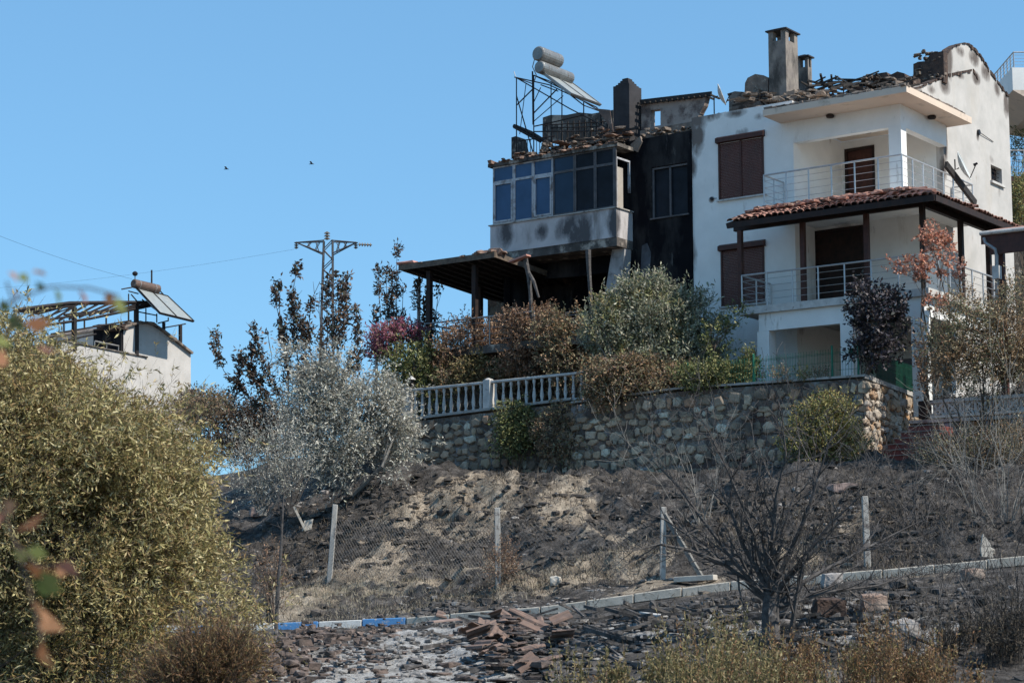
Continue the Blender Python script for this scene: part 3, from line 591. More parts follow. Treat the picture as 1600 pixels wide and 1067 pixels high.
poly_side(mb, [(wv1, ZB), (VE, ZB), (VE, prof[-1][1])] + [q for q in reversed(prof[:-1]) if q[0] > wv1] + [(wv1, top(wv1))])
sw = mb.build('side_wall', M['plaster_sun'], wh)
mb = MB()
for k in range(3): zz = wz0 + (wz1 - wz0) * (k + 1) / 4; mb.tube([W(US - .12, wv0, zz), W(US - .12, wv1, zz)], .012, 5)
for k in range(2): vv = wv0 + (wv1 - wv0) * (k + 1) / 3; mb.tube([W(US - .12, vv, wz0), W(US - .12, vv, wz1)], .012, 5)
wn = mb.build('window', M['brown_dark'], wh)
mb = MB(); mb.hb(US - .24, US - .2, wv0, wv1, wz0, wz1); mb.build('pane', M['glass_soot'], wn)
mb = MB(); mb.hb(US - .15, US + .08, wv0 - .08, wv1 + .1, wz0 - .08, wz0 - .002); mb.build('sill', M['whitewash'], wn)
# charred mortar along the gable rim
mb = MB(); pr2 = prof[4:]
def rimpath(pts, w_, drop, seed):
    for (v0, z0), (v1, z1) in zip(pts, pts[1:]):
        n = max(2, int(math.hypot(v1 - v0, z1 - z0) / .11))
        for k in range(n):
            if random.random() < .12: continue
            a, b = k / n, (k + 1) / n; h_ = random.uniform(.4, 1.25) * w_; x = random.uniform(.01, .05)
            A_ = (v0 + (v1 - v0) * a, z0 + (z1 - z0) * a); B_ = (v0 + (v1 - v0) * b, z0 + (z1 - z0) * b)
            mb.hexa([W(US - .27, A_[0], A_[1] - h_), W(US + x, A_[0], A_[1] - h_), W(US + x, B_[0], B_[1] - h_), W(US - .27, B_[0], B_[1] - h_),
                     W(US - .27, A_[0], A_[1] + .02), W(US + x, A_[0], A_[1] + .02), W(US + x, B_[0], B_[1] + .02), W(US - .27, B_[0], B_[1] + .02)])
rimpath([prof[8], prof[9], prof[10], prof[11], prof[12], prof[13]], .10, 0, 1); rimpath(prof[3:9], .035, 0, 2); rimpath([prof[0], prof[2]], .05, 0, 3)
a = gp(1474, 118); b = gp(1520, 109); c = gp(1527, 121); rimpath([a, b, c], .10, 0, 4)
mb.build('charred_rim', M['charbrick'], wh)
# rear and left walls so the body is closed
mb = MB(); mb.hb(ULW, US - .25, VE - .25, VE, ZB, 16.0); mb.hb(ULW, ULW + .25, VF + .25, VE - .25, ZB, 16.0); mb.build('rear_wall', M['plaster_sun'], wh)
# floors
mb = MB(); mb.hb(ULW + .25, ULG - .25, VF + .25, VE - .25, 15.45, 15.7); mb.build('attic_floor', M['charbrick'], wh)
def corner_slab(mb_, uL, uR, v0, v1, z0, z1): # L-shaped balcony plate: in front of and beside the loggia
    mb_.hb(uL, uR, v0, VF - .003, z0, z1); mb_.hb(ULG + .003, uR, VF - .003, VB, z0, z1); mb_.hb(US + .003, uR, VB, v1, z0, z1)
sR = to_h(pz(1421, 146, ZR)); sL = to_h(pz(1187, 180, ZR)); sB = to_h(pz(1528, 192, ZR)); V0 = (sR[1] + sL[1]) / 2
mb = MB(); corner_slab(mb, sL[0], sR[0], V0, sB[1], ZR, ZR + .2); mb.build('roof_slab', M['soffit'], wh)
mb = MB(); zz = ZR + .2
for k in range(60):                                                      # broken concrete and mortar along the slab edge
    f = random.random(); x = sL[0] + (sR[0] - sL[0]) * f; mb.rock(W(x, V0 + .1, zz + .02), random.uniform(.1, .35), .16, random.uniform(.04, .12), -AL, .3)
for k in range(40): mb.rock(W(sR[0] - .1, V0 + random.uniform(0, 4.2), zz + .02), .14, random.uniform(.1, .3), random.uniform(.04, .1), -AL, .3)
mb.build('slab_edge_rubble', M['ruin'], wh)
VBm = VF
mb = MB(); zb = 15.08
mb.hb(ULG + .003, -.5, VBm + .0, VBm + .25, zb, ZR - .002); mb.hb(-.75, -.5, VBm + .25, VB + .3 * 0, zb, ZR - .002); mb.build('balcony_beam', M['plaster'], wh)
mb = MB(); mb.hb(-.9, -.5 + .003, VBm - .003, VBm + .36, ZF2, zb - .002); mb.build('column', M['plaster'], wh)
rl = to_h(pz(1190, 273, ZF2 + 1.0)); rc = to_h(pz(1412, 243, ZF2 + 1.0)); rr = to_h(pz(1526, 288, ZF2 + 1.0))
uR, v0 = rc[0], (rc[1] + rl[1]) / 2; vR = rr[1]
mb = MB(); corner_slab(mb, rl[0] - .08, uR + .08, v0 - .08, vR + .1, ZF2 - .25, ZF2); mb.build('upper_balcony', M['plaster'], wh)
railing(wh, [XY(rl[0], VF - .05), XY(rl[0], v0), XY(uR, v0), XY(uR, vR), XY(US + .03, vR)], ZF2, 1.0, .72, M['steel'])
# upper door
for (A_, B_, zf, vb) in ((da, db, ZF2, VB), (ea, eb, ZF1, VB2)):
    mb = MB(); u0_, u1_ = A_[0], B_[0]; mb.hb(u0_ + .02, u1_ - .02, vb + .06, vb + .11, zf + .01, A_[2] - .02); d_ = mb.build('door', M['brown_dark'] if zf == ZF1 else M['brown'], wh)
    mb = MB(); mb.hb(u0_ - .05, u0_ + .03, vb - .03, vb + .14, zf, A_[2] + .05); mb.hb(u1_ - .03, u1_ + .05, vb - .03, vb + .14, zf, A_[2] + .05); mb.hb(u0_ + .03, u1_ - .03, vb - .03, vb + .14, A_[2] - .03, A_[2] + .05); mb.build('frame', M['brown_dark'], d_)
shutter_window(wh, 1121, 215, 1196, 303, VF); shutter_window(wh, 1125, 383, 1197, 472, VF)
# soffit lamps
for x, y in ((1297, 179), (1456, 181), (1356, 203)):
    c = pz(x, y, ZR); mb = MB()
    if y == 203: c = pz(x, y, ZR)
    mb.lathe(c - Vector((0, 0, .11)), [(.03, 0), (.11, .01), (.13, .05), (.13, .08), (.09, .085), (.09, .108)], 12); mb.build('soffit_lamp', M['brown_dark'], wh)
# lower balcony
l0 = to_h(pz(1155, 430, ZF1 + .98)); l1 = to_h(pz(1450, 398, ZF1 + .98)); l2 = to_h(pz(1556, 437, ZF1 + .98))
uL1, uR1, v1, vE1 = l0[0], l1[0], (l0[1] + l1[1]) / 2, l2[1] + .4
print('lower balcony', l0, l1, l2)
mb = MB(); corner_slab(mb, uL1 - .05, uR1 + .1, v1 - .1, vE1, ZF1 - .22, ZF1); mb.build('lower_balcony', M['whitewash'], wh)
railing(wh, [XY(uL1, VF - .05), XY(uL1, v1), XY(uR1, v1), XY(uR1, vE1)], ZF1, .98, .84, M['steel'])
mb = MB(); ulc = to_h(pv(1185, 500, v1))[0]
mb.hb(ulc, uR1 - .1, v1 + .02, v1 + .3, ZF1 - .75, ZF1 - .223); mb.hb(uR1 - .4, uR1 - .1, v1 + .3, vE1, ZF1 - .75, ZF1 - .223); mb.build('edge_beam', M['plaster'], wh)
for x0, x1 in ((1183, 1200), (1313, 1336), (1424, 1441)):
    a = to_h(pv(x0, 520, v1 + .02))[0]; mb = MB(); mb.hb(a, a + .40, v1 + .017, v1 + .42, ZB, ZF1 - .753); mb.build('column', M['plaster'], wh)
mb = MB(); mb.hb(-1.1, -.8, 2.6, 2.95, ZB, ZF1 - .223); mb.build('inner_column', M['wall_dim'], wh)
# tiled canopy over the lower balcony
ZE = 12.25; e0 = to_h(pz(1134, 348, ZE)); e1 = to_h(pz(1458, 306, ZE)); e2 = to_h(pz(1598, 358, ZE)); ve = (e0[1] + e1[1]) / 2; ue = (e1[0] + e2[0]) / 2; vz = e2[1] + 1.2
print('canopy', e0, e1, e2)
ca = thing('canopy', 'red clay tiled lean-to canopy on brown posts wrapping the lower balcony of the white house', 'canopy', W(ue, ve, ZF1))
zi = 12.72; vi, ui = -.02 + v0 - .1, uR + .12
A, B, Cc, D = W(e0[0], ve, ZE), W(ue, ve, ZE), W(ui, vi, zi), W(e0[0] + .1, vi, zi)
mb = MB(); tile_field(mb, A, B, Cc, D, 31, 5, .02); E_, F_ = W(ue, vz, ZE), W(ui, vz, zi); tile_field(mb, B, E_, F_, Cc, 36, 5, .02)
hip = [B.lerp(Cc, f) + Vector((0, 0, .09)) for f in np.linspace(0, 1, 6)]; mb.tube(hip, .09, 7); mb.build('roof_tiles', M['tile'], ca)
mb = MB()
for f in np.linspace(.05, .97, 60):
    p_ = A.lerp(B, f).lerp(D.lerp(Cc, f), random.uniform(.6, 1.0)) + Vector((0, 0, .14)); mb.rock(p_, .3, .18, .07, random.uniform(0, 3), .2)
mb.build('loose_tiles', M['tile'], ca)
mb = MB(); dn = Vector((0, 0, -.07))
mb.hexa([A + dn, B + dn, Cc + dn, D + dn, A, B, Cc, D]); mb.hexa([B + dn + U * .002, E_ + dn, F_ + dn, Cc + dn + U * .002, B + U * .002, E_, F_, Cc + U * .002]); mb.build('boarding', M['char'], ca)
mb = MB(); mb.beam(A - V * .02 + dn * 1.2, B - V * .02 + dn * 1.2, .04, .17); mb.beam(B + U * .02 + dn * 1.2, E_ + U * .02 + dn * 1.2, .04, .17); mb.beam(A + dn * 1.2 - U * .02, D + dn * 1.2 - U * .02, .04, .15); mb.build('fascia', M['brown_dark'], ca)
zpl = 12.3; vp = v1 + .22
mb = MB(); mb.beam(W(uL1 - .35, vp, zpl), W(uR1 - .1, vp, zpl), .14, .2); mb.beam(W(uR1 - .17, vp + .08, zpl), W(uR1 - .17, vz - .4, zpl), .14, .2)
for k in range(12):
    f = k / 11; a = A.lerp(B, f) + dn * 1.6 + V * .05; b = D.lerp(Cc, f) + dn * 1.6; mb.beam(a, b, .05, .09)
for k in range(11):
    f = k / 11; a = B.lerp(E_, f) + dn * 1.6 - U * .05; b = Cc.lerp(F_, f) + dn * 1.6; mb.beam(a, b, .05, .09)
mb.build('roof_frame', M['brown_dark'], ca)
for x in (1157, 1255, 1355):
    a = to_h(pv(x, 400, vp))[0]; mb = MB(); mb.hb(a - .07, a + .07, vp - .07, vp + .07, ZF1 + .002, zpl - .1); mb.build('post', M['brown'], ca)
for v_ in (vp, vp + 2.6, vp + 4.6):
    mb = MB(); mb.hb(uR1 - .24, uR1 - .1, v_ - .07, v_ + .07, ZF1 + .002, zpl - .1); mb.build('post', M['brown_dark'], ca)
# chimneys and roof ruins of the white house
def chimney(parent, x0, xc, x1, ytop, ybot, v, mat_, cap=True, name='chimney'):
    a, c_, t_ = to_h(pv(x0, ytop, v)), to_h(pv(xc, ytop, v)), None; du = c_[0] - a[0]
    dv = 0.0
    for k in range(200):
        dv += .01; q = W(c_[0], v + dv, c_[2]); d = q.y * math.cos(TH) + q.z * math.sin(TH)
        if 800 + F * q.x / d > x1: break
    zt_, zb_ = c_[2], to_h(pv(xc, ybot, v))[2]; u0, u1 = a[0], c_[0]; mb = MB()
    hh = .32 if cap else 0
    mb.hb(u0, u1, v, v + dv, zb_ - .4, zt_ - hh)
    if cap:
        e = du * .27; f = dv * .27
        for (p0, p1) in ((u0, u0 + e), (u1 - e, u1)):
            for (q0, q1) in ((v, v + f), (v + dv - f, v + dv)): mb.hb(p0 + .002, p1 - .002, q0 + .002, q1 - .002, zt_ - hh, zt_)
        mb.hb(u0 + e, u1 - e, v + f, v + dv - f, zt_ - hh, zt_ - hh + .02)
    ch = mb.build(name, mat_, parent)
    if cap:
        mb = MB(); m_ = .07; b0 = [(u0 - m_, v - m_), (u1 + m_, v - m_), (u1 + m_, v + dv + m_), (u0 - m_, v + dv + m_)]; i_ = .15
        b1 = [(u0 + i_, v + i_), (u1 - i_, v + i_), (u1 - i_, v + dv - i_), (u0 + i_, v + dv - i_)]
        mb.hexa([W(a_, b_, zt_ + .002) for a_, b_ in b0] + [W(a_, b_, zt_ + .045) for a_, b_ in b0]); mb.hexa([W(a_, b_, zt_ + .046) for a_, b_ in b0] + [W(a_, b_, zt_ + .13) for a_, b_ in b1]); mb.build('chimney_cap', M['chimney_dark'], ch)
    return ch, (u0, u1, v, v + dv, zt_, zb_)
chimney(wh, 1200, 1227, 1246, 46, 158, 2.0, M['chimney'])
chimney(wh, 1244, 1262, 1268, 89, 145, 3.6, M['chimney'])
mb = MB()
slab_px(mb, [(1162, 172), (1164, 130), (1168, 122), (1180, 116), (1193, 118), (1200, 122), (1200, 175)], 2.4, .35)
slab_px(mb, [(1139, 180), (1139, 146), (1148, 143), (1163, 144), (1163, 180)], 3.2, .3)
mb.build('ruined_attic_wall', M['ruin'], wh)
mb = MB()
slab_px(mb, [(1352, 135), (1353, 118), (1360, 117), (1363, 126), (1366, 116), (1385, 113), (1388, 119), (1402, 112), (1413, 115), (1414, 121), (1427, 119), (1427, 150), (1352, 150)], 2.6, .5)
slab_px(mb, [(1427, 150), (1427, 101), (1434, 97), (1445, 96), (1455, 84), (1474, 80), (1475, 118), (1474, 128), (1440, 135)], 4.22, .3)
slab_px(mb, [(1336, 152), (1336, 138), (1352, 136), (1352, 152)], 2.2, .4)
slab_px(mb, [(1285, 160), (1286, 150), (1300, 146), (1312, 152), (1318, 160)], 1.8, .5)
mb.build('charred_roof_remains', M['charbrick'], wh)
mb = MB()
def rtop(px0, px1, py0, py1, v0_, v1_):
    def f():
        return pv(random.uniform(px0, px1), random.uniform(py0, py1), random.uniform(v0_, v1_))
    return f
rubble(mb, rtop(1150, 1425, 142, 160, 1.2, 3.0), 170, .08, .24); rubble(mb, rtop(1350, 1425, 120, 145, 2.2, 3.4), 90, .08, .22); rubble(mb, rtop(1430, 1478, 80, 125, 4.25, 4.4), 50, .06, .16)
rubble(mb, lambda: W(random.uniform(ULW, ULG - .8), VF + random.uniform(.1, .8), zt + .02), 70, .06, .14); mb.build('roof_rubble', M['ruin'], wh)
mb = MB(); sticks(mb, rtop(1250, 1425, 124, 156, 1.4, 3.2), 60, .4, 1.5, .05, .35); sticks(mb, rtop(1150, 1250, 150, 170, 1.4, 2.5), 12, .3, .8, .05)
mb.beam(pv(1298, 152, 1.5), pv(1360, 141, 1.5), .03); mb.build('burnt_timbers', M['char'], wh)
mb = MB(); mb.tube([pv(1305, 150, 1.4), pv(1330, 147, 1.4), pv(1400, 138, 1.4)], .02, 6); mb.build('bent_pipe', M['steel_dull'], wh)
sp = [(pv(x, y, VF), r, st, k) for x, y, r, st, k in ((1084, 185, .55, 1.2, .9), (1088, 215, .35, 2.0, .9), (1082, 260, .22, 3.0, .6), (1110, 181, .5, .5, .7), (1150, 177, .5, .4, .6), (1160, 207, .5, .5, .45), (1186, 183, .35, .5, .5), (1084, 400, .2, 4, .5), (1160, 372, .45, .5, .35), (1112, 312, .12, 1, .8),
    (1240, 505, .8, .6, .55), (1300, 495, .7, .4, .4), (1195, 500, .3, 1.5, .4), (1215, 560, .5, .6, .3))]
sp += [(W(-1.2, VB, 12.3), 1.5, .4, .35), (W(-3.0, VB2, 12.3), 1.2, .5, .5), (W(-3.6, VB2, 11.2), .4, 3, .5)]; soot(M['plaster'], sp, (.13, .10, .085))  # last spots put the shade under the canopy into the back walls
sp = [(pu(x, y, US), r, st, k) for x, y, r, st, k in ((1432, 145, .6, .7, .8), (1455, 140, .4, .5, .6), (1476, 130, .5, .8, .9), (1482, 95, .35, 2.2, .95), (1500, 80, .4, .6, .7), (1522, 92, .45, .7, .9), (1540, 112, .4, 1, .8), (1558, 140, .35, 1, .8), (1572, 165, .3, 1.6, .9), (1525, 122, .35, .7, 1.), (1500, 118, .4, .35, .8),
    (1477, 225, .22, 3.0, .9), (1476, 262, .2, 2.5, .8), (1528, 212, .15, 1.5, .9), (1550, 250, .5, .5, .35), (1562, 300, .3, 1.5, .35), (1510, 320, .5, .6, .4))]; soot(M['plaster_sun'], sp, (.10, .08, .07))  # two tall spots darken the wall's near edge
sp = [(pv(x, y, 0), r, st, k) for x, y, r, st, k in ((790, 362, .45, 1.6, .75), (845, 362, .35, 1.1, .7), (885, 358, .5, 1.0, .9), (903, 365, .7, 1.2, .95), (960, 350, .3, 2.5, .95), (770, 396, .5, .4, .4))]; soot(M['sooty'], sp, (.06, .058, .062))
# small marks on the walls
mb = MB(); c = pu(1528, 207, US) ; mb.tube([c + U * .002, c + U * .06], .09, 7); mb.tube([c + U * .05, pu(1551, 222, US) + U * .02], .012, 5); mb.build('cable_box', M['black'], wh)
mb = MB(); c = pv(1113, 311, VF); mb.tube([c, c - V * .08], .05, 7); mb.tube([c - V * .07, c - V * .07 + U * .2 - Vector((0, 0, .02))], .01, 5); mb.build('wall_bracket', M['black'], wh)
# satellite dishes
def dish(name, label, c, r, dirn, mat_, mast_to):
    c = Vector(c); n = Vector(dirn).normalized(); t_ = thing(name, label, 'satellite dish', mast_to)
    a = n.orthogonal().normalized(); a = n.cross(Vector((0, 0, 1))).normalized(); b = n.cross(a); mb = MB(); rows = []
    for i in range(5):
        rr_ = r * i / 4; rows.append([c + (a * math.cos(t) * rr_ + b * math.sin(t) * rr_ * 1.08) + n * (rr_ * rr_ / (r * 3.2)) for t in np.linspace(0, 2 * math.pi, 20, endpoint=False)])
    for i in range(4):
        for j in range(20): mb.face([rows[i][j], rows[i][(j + 1) % 20], rows[i + 1][(j + 1) % 20], rows[i + 1][j]])
    for j in range(20): mb.beam(rows[4][j], rows[4][(j + 1) % 20], .02)
    mb.build('reflector', mat_, t_, smooth=False)
    foc = c + n * r * 1.1 + b * (r * .25 if b.z < 0 else -r * .25); bot = c + b * (r if b.z < 0 else -r) * 1.0 + n * r * .3
    mb = MB(); mb.tube([bot, foc], .016, 6); mb.build('arm', M['black_metal'], t_); mb = MB(); mb.tube([foc - n * .09, foc + n * .04], [.045, .035], 8); mb.build('receiver', M['black'], t_)
    mb = MB(); mb.tube([c - n * .03, c - n * .16, Vector((c.x - n.x * .16, c.y - n.y * .16, mast_to[2] + .02)) if abs(mast_to[0] - c.x) < .5 else Vector(mast_to)], .022, 6); mb.build('mast', M['black_metal'], t_)
c = pv(1123, 150, 1.6); dish('satellite_dish', 'small off-white satellite dish seen edge-on at the roof edge over the upper shuttered window', c, .33, (.95, -.15, .35), M['dish'], Vector((c.x - .14, c.y, pv(1110, 181, 1.6).z)))
c = pu(1500, 262, .2); dish('satellite_dish', 'translucent grey satellite dish beside the sunlit side wall above the upper balcony corner', c, .44, (.9, -.35, .38), M['dish_clear'], pu(1480, 262, -.55))
mb = MB(); a, b = pu(1478, 257, .15), pu(1524, 318, .15); mb.beam(a, b, .10, .22); tag(mb.build('fallen_board', M['char'], bevel=.01), 'charred board leaning diagonally against the side wall behind the upper balcony railing', 'board')
# ------------------------------------------------------------------ burnt house
bh = thing('house', 'burnt out house with smoke blackened walls and a glazed bay over a charred terrace', 'house', W(-11, 3, ZB))
VBAY, VK = 0.0, .95
b0 = to_h(pv(766, 350, VBAY)); b1 = to_h(pv(963, 330, VBAY)); ub0, ub1 = b0[0], b1[0]
zs, ztp, zbt = to_h(pv(768, 352, VBAY))[2], to_h(pv(768, 262, VBAY))[2], to_h(pv(762, 398, VBAY))[2]
print('bay', ub0, ub1, zs, ztp, zbt)
# walls
SOOT = M['soot_shade_wall']
d0, d1 = to_h(pv(1018, 263, VK)), to_h(pv(1079, 333, VK))
zk = to_h(pv(1040, 211, VK))[2]
mb = MB(); wall_holes(mb, ub1 - .6, ULW - .003, ZB, zk, VK, .25, [(d0[0], ULW - .15, d1[2], d0[2] + .02), (ub1 + .6, ULW - .5, ZB + .6, 10.0)]); mb.build('front_wall', SOOT, bh)
mb = MB(); mb.hb(ub0 - .0, ub0 + .25, VK - .2, 9, ZB, 15.6); mb.hb(ub0 + .25, ULW - .003, 8.75, 9, ZB, 15.7); mb.build('rear_wall', SOOT, bh)
mb = MB(); wall_holes(mb, ub0 + .25, ub1 - .6, ZB, zbt - .3, 2.6, .25, [(ub0 + 1, ub0 + 2.6, ZB, 9.5), (ub1 - 2.6, ub1 - 1.2, ZB, 9.5)]); mb.build('ground_floor_wall', SOOT, bh)
mb = MB(); mb.hb(ub0, ub1, VBAY + .02, 8.7, zbt - .28, zbt - .003); mb.hb(ub0, ub1 - .6, VK, 8.7, ztp - .05, ztp + .12); mb.hb(ub1 - .6, ULW - .01, VK + .26, 8.7, zk - .4, zk - .15); mb.build('floor_slab', M['soot_mid'], bh)
mb = MB()                                                                # parapet of the bay
mb.hb(ub0, ub1, VBAY, VBAY + .14, zbt, zs - .04); mb.hb(ub1 - .14, ub1, VBAY + .14, VK - .003, zbt, zs - .04); mb.hb(ub0, ub0 + .14, VBAY + .14, VK - .2, zbt, zs - .04)
mb.build('bay_parapet', M['sooty'], bh)
mb = MB(); mb.hb(ub0 - .05, ub1 + .05, VBAY - .05, VBAY + .2, zs - .038, zs); mb.hb(ub1 - .16, ub1 + .05, VBAY + .2, VK - .003, zs - .038, zs); mb.build('bay_sill', M['concrete'], bh)
xs = [769, 802, 832, 863, 897, 929, 961]; us = [to_h(pv(x, 300, VBAY))[0] for x in xs]; ztr = zs + (ztp - zs) * .73
fr = [M['pvc'], M['pvc'], M['pvc'], M['pvc_soot'], M['pvc_soot'], M['pvc_soot']]; gl = [M['glass_blue']] * 3 + [M['glass']] + [M['glass_soot']] * 2
for k in range(6):
    a, b = us[k] + .004, us[k + 1] - .004; f_ = .05; mb = MB(); v_ = VBAY + .03
    mb.hb(a, a + f_, v_, v_ + .07, zs + .002, ztp); mb.hb(b - f_, b, v_, v_ + .07, zs + .002, ztp)
    for z0, z1 in ((zs + .002, zs + .06), (ztr - .04, ztr + .04), (ztp - .05, ztp)): mb.hb(a + f_, b - f_, v_ + .002, v_ + .068, z0, z1)
    if k in (0, 2): # opening sash
        mb.hb(a + f_ + .003, a + f_ + .055, v_ - .02, v_ + .05, zs + .07, ztr - .05); mb.hb(b - f_ - .055, b - f_ - .003, v_ - .02, v_ + .05, zs + .07, ztr - .05); mb.hb(a + f_ + .06, b - f_ - .06, v_ - .02, v_ + .05, ztr - .10, ztr - .045); mb.hb(a + f_ + .06, b - f_ - .06, v_ - .02, v_ + .05, zs + .065, zs + .12)
    wn = mb.build('window', fr[k], bh)
    mb = MB(); mb.hb(a + f_, b - f_, v_ + .03, v_ + .04, zs + .062, ztr - .042); mb.hb(a + f_, b - f_, v_ + .03, v_ + .04, ztr + .042, ztp - .052); mb.build('pane', gl[k], wn)
mb = MB(); v_ = VBAY + .06                                               # broken side window of the bay
mb.hb(ub1 - .1, ub1 - .03, v_, v_ + .06, zs, ztp - .3); mb.hb(ub1 - .1, ub1 - .03, VK - .12, VK - .05, zs + .6, ztp - .3); mb.hb(ub1 - .1, ub1 - .03, v_ + .06, VK - .12, ztp - .36, ztp - .3); wn = mb.build('window', M['pvc'], bh)
mb = MB(); mb.hb(ub1 - .09, ub1 - .07, v_ + .1, v_ + .45, zs, zs + 1.35); mb.build('torn_panel', M['wall_dim'], wn)
mb = MB(); mb.hb(ub1 - .12, ub1, VBAY, VBAY + .05, zs, ztp + .08); mb.build('corner_post', M['pvc_soot'], bh)
mb = MB(); mb.hb(ub0 - .06, ub1 + .1, VBAY - .06, VK + .3, ztp + .002, ztp + .12); mb.build('bay_roof', M['soot_mid'], bh)
mb = MB(); mb.hb(ub0 + .25, ub1 - .3, 3.0, 3.1, zbt, ztp - .1); mb.build('room_wall', M['interior'], bh)
# dark window in the black wall
mb = MB(); um = (d0[0] + ULW - .15) / 2
mb.hb(d0[0], d0[0] + .06, VK + .04, VK + .1, d1[2], d0[2]); mb.hb(um - .03, um + .03, VK + .04, VK + .1, d1[2], d0[2]); mb.hb(d0[0] + .06, ULW - .15, VK + .04, VK + .1, d0[2] - .06, d0[2]); mb.hb(d0[0] - .05, ULW - .1, VK - .06, VK + .08, d1[2] - .05, d1[2] - .002)
wn = mb.build('window', M['pvc_soot'], bh); mb = MB(); mb.hb(d0[0] + .06, ULW - .15, VK + .12, VK + .13, d1[2], d0[2] - .06); mb.build('pane', M['glass_soot'], wn)
# pier and pale streak under the bay
PM = mat('scorched pale pier', (.38, .37, .37), (.26, .25, .25), 3, .9, bumps=.3, stains=((2, .52, .66, (.10, .09, .09), None),))
mb = MB(); mb.prism([pv(957, 386, .5), pv(976, 384, .5), pv(972, 455, .5), pv(945, 460, .5)], V * .4); mb.build('pier', PM, bh)
mb = MB(); mb.prism([pv(1003, 384, VK - .02), pv(1011, 380, VK - .02), pv(1017, 395, VK - .02), pv(1013, 470, VK - .02), pv(1016, 520, VK - .02), pv(997, 520, VK - .02), pv(1000, 440, VK - .02)], V * .017); mb.build('washed_plaster_streak', mat('smoke washed plaster', (.10, .11, .13), (.05, .052, .058), 3, .9, bumps=.2), bh)
mb = MB(); mb.prism([pv(957, 450, .3), pv(985, 448, .3), pv(990, 560, .3), pv(950, 560, .3)], V * .5); mb.build('broken_pier', M['ruin'], bh)
mb = MB(); mb.prism([pv(835, 420, 1.2), pv(845, 408, 1.2), pv(862, 402, 1.2), pv(900, 396, 1.2), pv(955, 388, 1.2), pv(955, 425, 1.2), pv(900, 432, 1.2), pv(850, 436, 1.2)], V * .2); mb.build('scorched_lintel', SOOT, bh)
mb = MB(); slab_px(mb, [(762, 468), (790, 474), (815, 482), (845, 486), (845, 560), (762, 560)], 1.2, .5); mb.build('stone_pier', M['stone_left'], bh)
mb = MB(); mb.prism([pv(636, 560, .8), pv(690, 552, .8), pv(880, 545, .8), pv(960, 545, .8), pv(960, 660, .8), pv(636, 660, .8)], V * .3); mb.build('terrace_wall', M['soot_mid'], bh)
# roof ruins of the burnt house
chb, cb = chimney(bh, 958, 983, 1002, 131, 212, 1.3, M['chimney_dark'], cap=False)
mb = MB(); u0, u1, va, vb, zt_, _z = cb; mu, mv = (u0 + u1) / 2, (va + vb) / 2
for k, s_ in enumerate((.82, .66, .5, .36)):
    hu_, hv_ = (u1 - u0) / 2 * s_, (vb - va) / 2 * s_; z_ = zt_ + .002 + k * .075; mb.hb(mu - hu_, mu + hu_, mv - hv_, mv + hv_, z_, z_ + .05); mb.hb(mu - hu_ * .6, mu + hu_ * .6, mv - hv_ * .6, mv + hv_ * .6, z_ + .05, z_ + .073)
mb.build('chimney_cowl', M['chimney_dark'], chb)
mb = MB()
slab_px(mb, [(1002, 212), (1002, 160), (1017, 157), (1017, 198), (1032, 196), (1032, 210)], 1.9, .25)
slab_px(mb, [(1017, 172.5), (1017, 157), (1032, 155), (1032, 171)], 1.9, .25)
slab_px(mb, [(1032, 210), (1032, 155), (1070, 152), (1104, 149), (1100, 165), (1094, 176), (1090, 190), (1080, 200)], 1.9, .25)
mb.build('attic_wall', mat('smoke stained attic wall', (.36, .30, .26), (.28, .235, .21), 3, .9, bumps=.4, stains=((2, .5, .62, (.13, .10, .09), None), (5, .6, .7, (.06, .05, .05), None))), bh)
mb = MB(); slab_px(mb, [(1000, 205), (1098, 187), (1094, 202), (1000, 218)], 1.5, .3); mb.build('burnt_eave', M['ruin'], bh)
mb = MB(); a_, b_ = pv(1000, 160, 1.8), pv(1112, 147, 1.8); mb.beam(a_, b_, .16, .04, V); 
for k in range(14): p_ = a_.lerp(b_, k / 13) - Vector((0, 0, .05)); mb.beam(p_ - V * .12, p_ + V * .5, .06, .05)
mb.build('roof_edge', M['char'], bh)
mb = MB()
slab_px(mb, [(848, 222), (848, 184), (860, 180), (885, 180), (905, 176), (925, 178), (958, 172), (958, 222)], 3.2, .3)
slab_px(mb, [(799, 246), (799, 215), (806, 213), (812, 244)], .9, .6)
mb.build('ruined_attic_wall', M['soot_mid'], bh)
mb = MB(); slab_px(mb, [(985, 226), (1000, 213), (1003, 222), (996, 238), (985, 232)], .9, .1); mb.build('hanging_plaster', M['ruin'], bh)
mb = MB(); 
def bayrub():
    f = random.random(); u_ = ub0 + .3 + (ub1 - ub0 - .5) * f; return W(u_, random.uniform(.05, 1.6), ztp + .13 + random.random() ** 2 * (.15 + .55 * f))
rubble(mb, bayrub, 520, .05, .17, .6); rubble(mb, rtop(1000, 1090, 200, 212, 1.2, 1.6), 40, .06, .16); mb.build('roof_rubble', M['ruin'], bh)
mb = MB(); rubble(mb, bayrub, 120, .1, .3, .35); rubble(mb, lambda: W(random.uniform(ub0, ub1), random.uniform(-.08, .1), ztp + .13), 60, .06, .16, .5); mb.build('fallen_roof_tiles', M['tile_burnt'], bh)
mb = MB(); sticks(mb, bayrub, 55, .4, 1.6, .05, .3)
mb.tube([pv(803, 197, .6), pv(830, 208, .6), pv(862, 228, .6)], .07, 7)
for x in range(878, 958, 9): mb.beam(pv(x, 222, 2.6), pv(x, 190 - (x - 878) * .05, 2.6), .04)
mb.build('burnt_timbers', M['char'], bh)
rl_ = MB(); q0, q1, q2 = W(ub0 + .9, .35, ztp + .1), W(ub0 + 2.4, .35, ztp + .1), W(ub0 + 4.6, .9, ztp + .35)
up = Vector((0, 0, 1))
